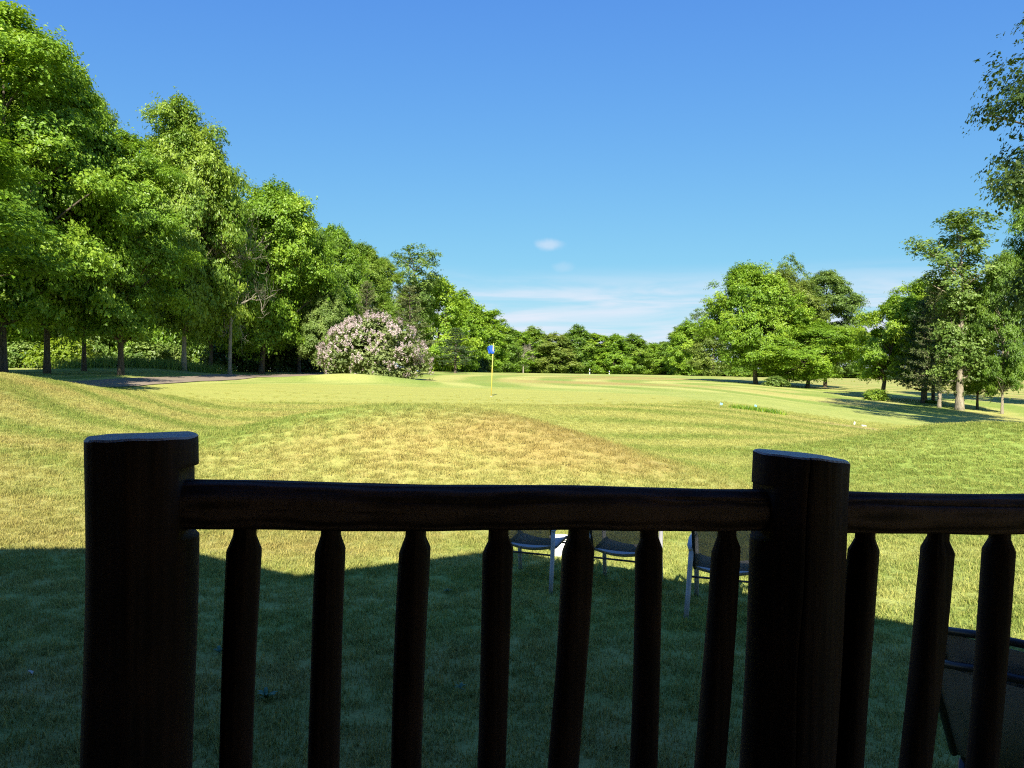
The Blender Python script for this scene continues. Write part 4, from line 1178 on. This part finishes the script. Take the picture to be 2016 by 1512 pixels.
# balusters: (px of neck, px at the picture bottom, px width)
def baluster(pxn, pxb, wpx, seed, rail_z, reach=None):
    rng = np.random.RandomState(seed); ph = rng.rand(8) * 6.283
    p1 = loc(pxn, 1085); p2 = loc(pxb, 1512)
    dist = (R_M @ p1).y
    r = wpx / F * dist / 2
    zt = rail_z + 0.035
    n = 20
    axx = lambda z: p1.x + (p2.x - p1.x) * (p1.z - z) / (p1.z - p2.z)
    zs = [0.10, 0.115, 0.15] + list(np.arange(0.19, p1.z - 0.004, 0.04)) + [p1.z, p1.z + 0.004, p1.z + 0.028 + 0.006 * rng.rand(), zt]
    sc = []
    for z in zs:
        if z <= 0.101: s_ = 0.55
        elif z < 0.14: s_ = 0.6
        elif z <= p1.z: s_ = 1.0
        elif z <= p1.z + 0.005: s_ = 0.985
        elif z < zt: s_ = 0.66
        else: s_ = 0.62
        sc.append(s_)
    fac = [(rng.rand() * 6.283, 0.90 + 0.06 * rng.rand()) for _ in range(3)] + [(-1.57 + 0.5 * rng.normal(), 0.9)]
    V = []
    for z, s_ in zip(zs, sc):
        bow = 0.006 * math.sin((z - 0.1) * 3.6 + ph[0])
        for k in range(n):
            th = 6.2832 * k / n
            rr = r * s_ * (1 + 0.035 * math.sin(2 * th + ph[1] + z * 2) + 0.02 * math.sin(3 * th + ph[2] - z * 4) + 0.04 * math.sin(z * 6 + ph[3]))
            for fa, fd in fac:
                c = math.cos(th - fa - 0.25 * math.sin(z * 4 + ph[5]))
                if c > 0: rr = min(rr, r * s_ * fd / c)
            V.append((axx(z) + bow + rr * math.cos(th), rr * math.sin(th), z + (0.006 * math.sin(th + ph[4]) if p1.z - 0.01 < z < p1.z + 0.03 else 0)))
    Fc = []
    for i in range(len(zs) - 1):
        for k in range(n):
            k2 = (k + 1) % n; Fc.append((i * n + k, i * n + k2, (i + 1) * n + k2, (i + 1) * n + k))
    mb = MB(); mb.add(V, Fc, 0, True)
    for i_, f in enumerate(mb.f):
        if (len(zs) - 4) <= i_ // n: mb.sm[i_] = False
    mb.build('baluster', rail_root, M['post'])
for i, (a, b, w) in enumerate(((484, 468, 64), (655, 635, 60), (821, 803, 60), (983, 963, 61), (1132, 1107, 62), (1276, 1262, 57), (1424, 1399, 60))):
    t = (a - 352) / (1535 - 352); baluster(a, b, w, 40 + i, (zrl + (zrr - zrl) * t) - 0.047)
for i, (a, b, w) in enumerate(((1706, 1668, 59), (1839, 1800, 60), (1966, 1928, 57), (2092, 2052, 58), (2215, 2170, 58))):
    baluster(a, b, w, 60 + i, rr_a.z - 0.044)

# ------------------------------------------------------------------ patio chairs
def mat_sling(name, col, alpha):
    m, nt = new_mat(name); t = NT(nt)
    o = t.coord('Object')
    w1 = t.n.new('ShaderNodeTexWave'); w1.bands_direction = 'X'; w1.inputs['Scale'].default_value = 90.0; t.l.new(o, w1.inputs['Vector'])
    n = t.noise(o, 7.0, 3.0)
    k = t.math('ADD', t.math('MULTIPLY', w1.outputs['Fac'], 0.4), t.math('MULTIPLY', n, 0.6))
    c = t.mix(k, tuple(x * 0.75 for x in col), tuple(x * 1.25 for x in col))
    b = t.principled(c, 0.8, None, 0.2)
    tr = t.n.new('ShaderNodeBsdfTransparent')
    mx = t.n.new('ShaderNodeMixShader'); mx.inputs[0].default_value = alpha
    t.l.new(tr.outputs[0], mx.inputs[1]); t.l.new(b, mx.inputs[2])
    t.out(mx.outputs[0])
    return m
M['sling'] = mat_sling('woven_sling', (0.22, 0.205, 0.18), 0.72)
M['sling_seat'] = mat_sling('woven_sling_seat', (0.40, 0.375, 0.345), 1.0)
M['sling_dark'] = mat_sling('woven_sling_olive', (0.22, 0.21, 0.185), 0.97)
def sheet(name, rows, parent, mat, thick=0.004):
    nu = len(rows[0]); V = [p for r_ in rows for p in r_]
    Fc = [(j * nu + i, j * nu + i + 1, (j + 1) * nu + i + 1, (j + 1) * nu + i) for j in range(len(rows) - 1) for i in range(nu - 1)]
    o = link(name, np_mesh(name, V, Fc, None, True), parent, [mat])
    so = o.modifiers.new('thick', 'SOLIDIFY'); so.thickness = thick
    return o
def make_chair(label, x, y, th, back_h=0.92, dz=0.0, tilt=0.0, seat_m='sling_seat', back_m='sling', grp='sling chairs facing the green', legm='metal_grey', rec=0.0, big=1.0, arms=True):
    root = empty('patio_chair', (x, y, tz(x, y) + dz), -R(th))
    root.rotation_euler[0] = R(tilt); root.scale = (big, big, big)
    tag(root, label, 'chair', grp)
    hw = 0.25
    prof = [(-0.40 - rec, back_h), (-0.345 - rec * 0.66, back_h - 0.16), (-0.29 - rec * 0.3, back_h - 0.33), (-0.25, 0.48), (-0.225, 0.41), (-0.18, 0.375), (-0.10, 0.375), (0.05, 0.395), (0.18, 0.412), (0.25, 0.405), (0.275, 0.38)]
    sl = 0.0 if arms else 0.15
    prof = [(a, b - sl * min(1.0, i / 4)) for i, (a, b) in enumerate(prof)]
    for s in (-1, 1):
        mb = MB(); mb.tube([(s * hw, a, b) for a, b in prof[:6]], 0.0135, 8)
        mb.build('back_upright', root, M['metal_dark'])
        mb = MB(); mb.tube([(s * hw, a, b) for a, b in prof[5:]], 0.012, 8); mb.build('seat_rail', root, M['metal_dark'])
        if not arms:
            mb = MB(); mb.tube([(s * 0.262, 0.30, 0.0), (s * 0.262, 0.26, 0.385 - sl)], 0.0135, 8, flat=1.6); mb.build('leg', root, M[legm])
            mb = MB(); mb.tube([(s * 0.262, -0.16, 0.375 - sl), (s * 0.264, -0.20, 0.10), (s * 0.266, -0.24, 0.0)], 0.0145, 8, flat=1.5); mb.build('leg', root, M[legm])
            continue
        mb = MB(); mb.tube([(s * 0.285, 0.30, 0.0), (s * 0.285, 0.27, 0.35), (s * 0.290, 0.255, 0.54), (s * 0.293, 0.22, 0.60), (s * 0.295, 0.14, 0.625), (s * 0.295, -0.10, 0.615), (s * 0.288, -0.24, 0.585), (s * 0.268, -0.295, 0.555)], 0.0135, 8, flat=1.6)
        mb.build('arm', root, M[legm])
        mb = MB(); mb.tube([(s * 0.268, -0.275, 0.57), (s * 0.275, -0.30, 0.42), (s * 0.282, -0.345, 0.22), (s * 0.292, -0.40, 0.0)], 0.0145, 8, flat=1.5)
        mb.build('leg', root, M[legm])
    mb = MB(); mb.tube([(-hw, prof[0][0], prof[0][1]), (-hw * 0.5, prof[0][0] - 0.008, prof[0][1] + 0.012), (hw * 0.5, prof[0][0] - 0.008, prof[0][1] + 0.012), (hw, prof[0][0], prof[0][1])], 0.0135, 8)
    mb.build('top_bar', root, M['metal_dark'])
    cy = -0.315 if arms else -0.19
    mb = MB(); mb.tube([(-0.272, cy, 0.335 - sl), (0.272, cy, 0.335 - sl)], 0.0095, 8); mb.build('cross_bar', root, M['metal_dark'])
    mb = MB(); mb.tube([(-0.28, 0.262, 0.335 - sl), (0.28, 0.262, 0.335 - sl)], 0.0095, 8); mb.build('cross_bar', root, M['metal_dark'])
    us = [i / 8 for i in range(9)]
    def surf(pr, sag):
        return [[(-hw + 2 * hw * u, a - sag * math.sin(math.pi * u) * 0.4, b - sag * math.sin(math.pi * u)) for u in us] for a, b in pr]
    sheet('backrest', surf(prof[:5], 0.012), root, M[back_m])
    sheet('seat', surf(prof[4:], 0.035), root, M[seat_m])
    return root
make_chair('sling chair with small white container behind it, on the shaded lawn edge', 0.256, 7.60, 22)
make_chair('middle sling chair of the three seen under the top rail', 1.093, 7.35, 24)
make_chair('sling chair showing its armrest beside the cracked post', 1.890, 6.71, 20)
make_chair('lower olive sling chair of the stack close to the railing', 2.50, 3.48, 43, 0.74, 0.0, 0.0, 'sling_dark', 'sling_dark', 'stacked sling chairs by the railing', 'metal_dark', 0.30, 1.25, False)
make_chair('upper olive sling chair stacked on another close to the railing', 2.55, 3.53, 43, 0.75, 0.10, 0.0, 'sling_dark', 'sling_dark', 'stacked sling chairs by the railing', 'metal_dark', 0.30, 1.25, False)
def make_container():
    p = at(1103, 1072, 8.6); z = tz(p.x, p.y)
    root = empty('white_container', (p.x, p.y, z)); tag(root, 'small white container standing on the lawn behind the sling chair', 'container')
    mb = MB(); mb.tube([(0, 0, 0), (0, 0, 0.02), (0, 0, 0.2)], [0.085, 0.09, 0.115], 20); mb.build('body', root, M['white'])
    mb = MB(); mb.tube([(0, 0, 0.2), (0, 0, 0.222)], [0.124, 0.124], 20); mb.build('rim', root, M['white'])
make_container()

# ------------------------------------------------------------------ small weeds and a dead leaf on the shaded lawn
def make_weed(px, py, size, n, label):
    Y = (CAM_Z - 0.02) * F / (py - 742.0)
    p = at(px, py, Y); z = tz(p.x, p.y)
    rng = np.random.RandomState(int(px))
    root = empty('broadleaf_weed', (p.x, p.y, z)); tag(root, label, 'weed', 'weeds in the shaded lawn')
    for k in range(n):
        a = k * 2.4 + rng.rand() * 0.5; ln = size * (0.6 + 0.5 * rng.rand()); w = ln * 0.42; rise = 0.25 + 0.6 * rng.rand()
        d = Vector((math.cos(a), math.sin(a), 0)); s = Vector((-d.y, d.x, 0))
        rows = []
        for j in range(5):
            t = j / 4; ww = w * math.sin(math.pi * min(1, 0.12 + t * 0.85)) * 0.5
            c = d * ln * t + Vector((0, 0, 0.02 + ln * rise * math.sin(t * 1.9)))
            rows.append([c - s * ww + Vector((0, 0, ww * 0.3)), c, c + s * ww + Vector((0, 0, ww * 0.3))])
        sheet('leaf', rows, root, M['weed'], 0.001)
M['weed'] = mat_plain('weed_leaf', (0.070, 0.170, 0.075), 0.55, 0.2, 9.0, 0.4)
make_weed(524, 1384, 0.075, 9, 'broad-leaved green weed tight against a baluster in the shaded lawn')
make_weed(432, 1300, 0.055, 7, 'small weed in the shaded lawn beside the first thick post')
make_weed(880, 1176, 0.045, 6, 'tiny weed near the edge of the roof shadow')
make_weed(905, 1368, 0.045, 6, 'small weed between the middle balusters')
p = at(57, 1342, 2.03 * F / (1342 - 735.0)); z = tz(p.x, p.y)
rows = [[Vector((-0.02 + 0.02 * abs(j - 2) / 2, 0.018 * (j - 2), 0.035 + 0.012 * math.sin(j))), Vector((0.0, 0.018 * (j - 2), 0.028)), Vector((0.02 - 0.02 * abs(j - 2) / 2, 0.018 * (j - 2), 0.04))] for j in range(5)]
lf = sheet('fallen_leaf', rows, None, mat_plain('dry_leaf', (0.55, 0.47, 0.33), 0.8), 0.001)
lf.location = (p.x, p.y, z); lf.rotation_euler = (0.1, 0.2, 0.9)
tag(lf, 'pale dry fallen leaf on the shaded lawn beside the thick post', 'leaf')
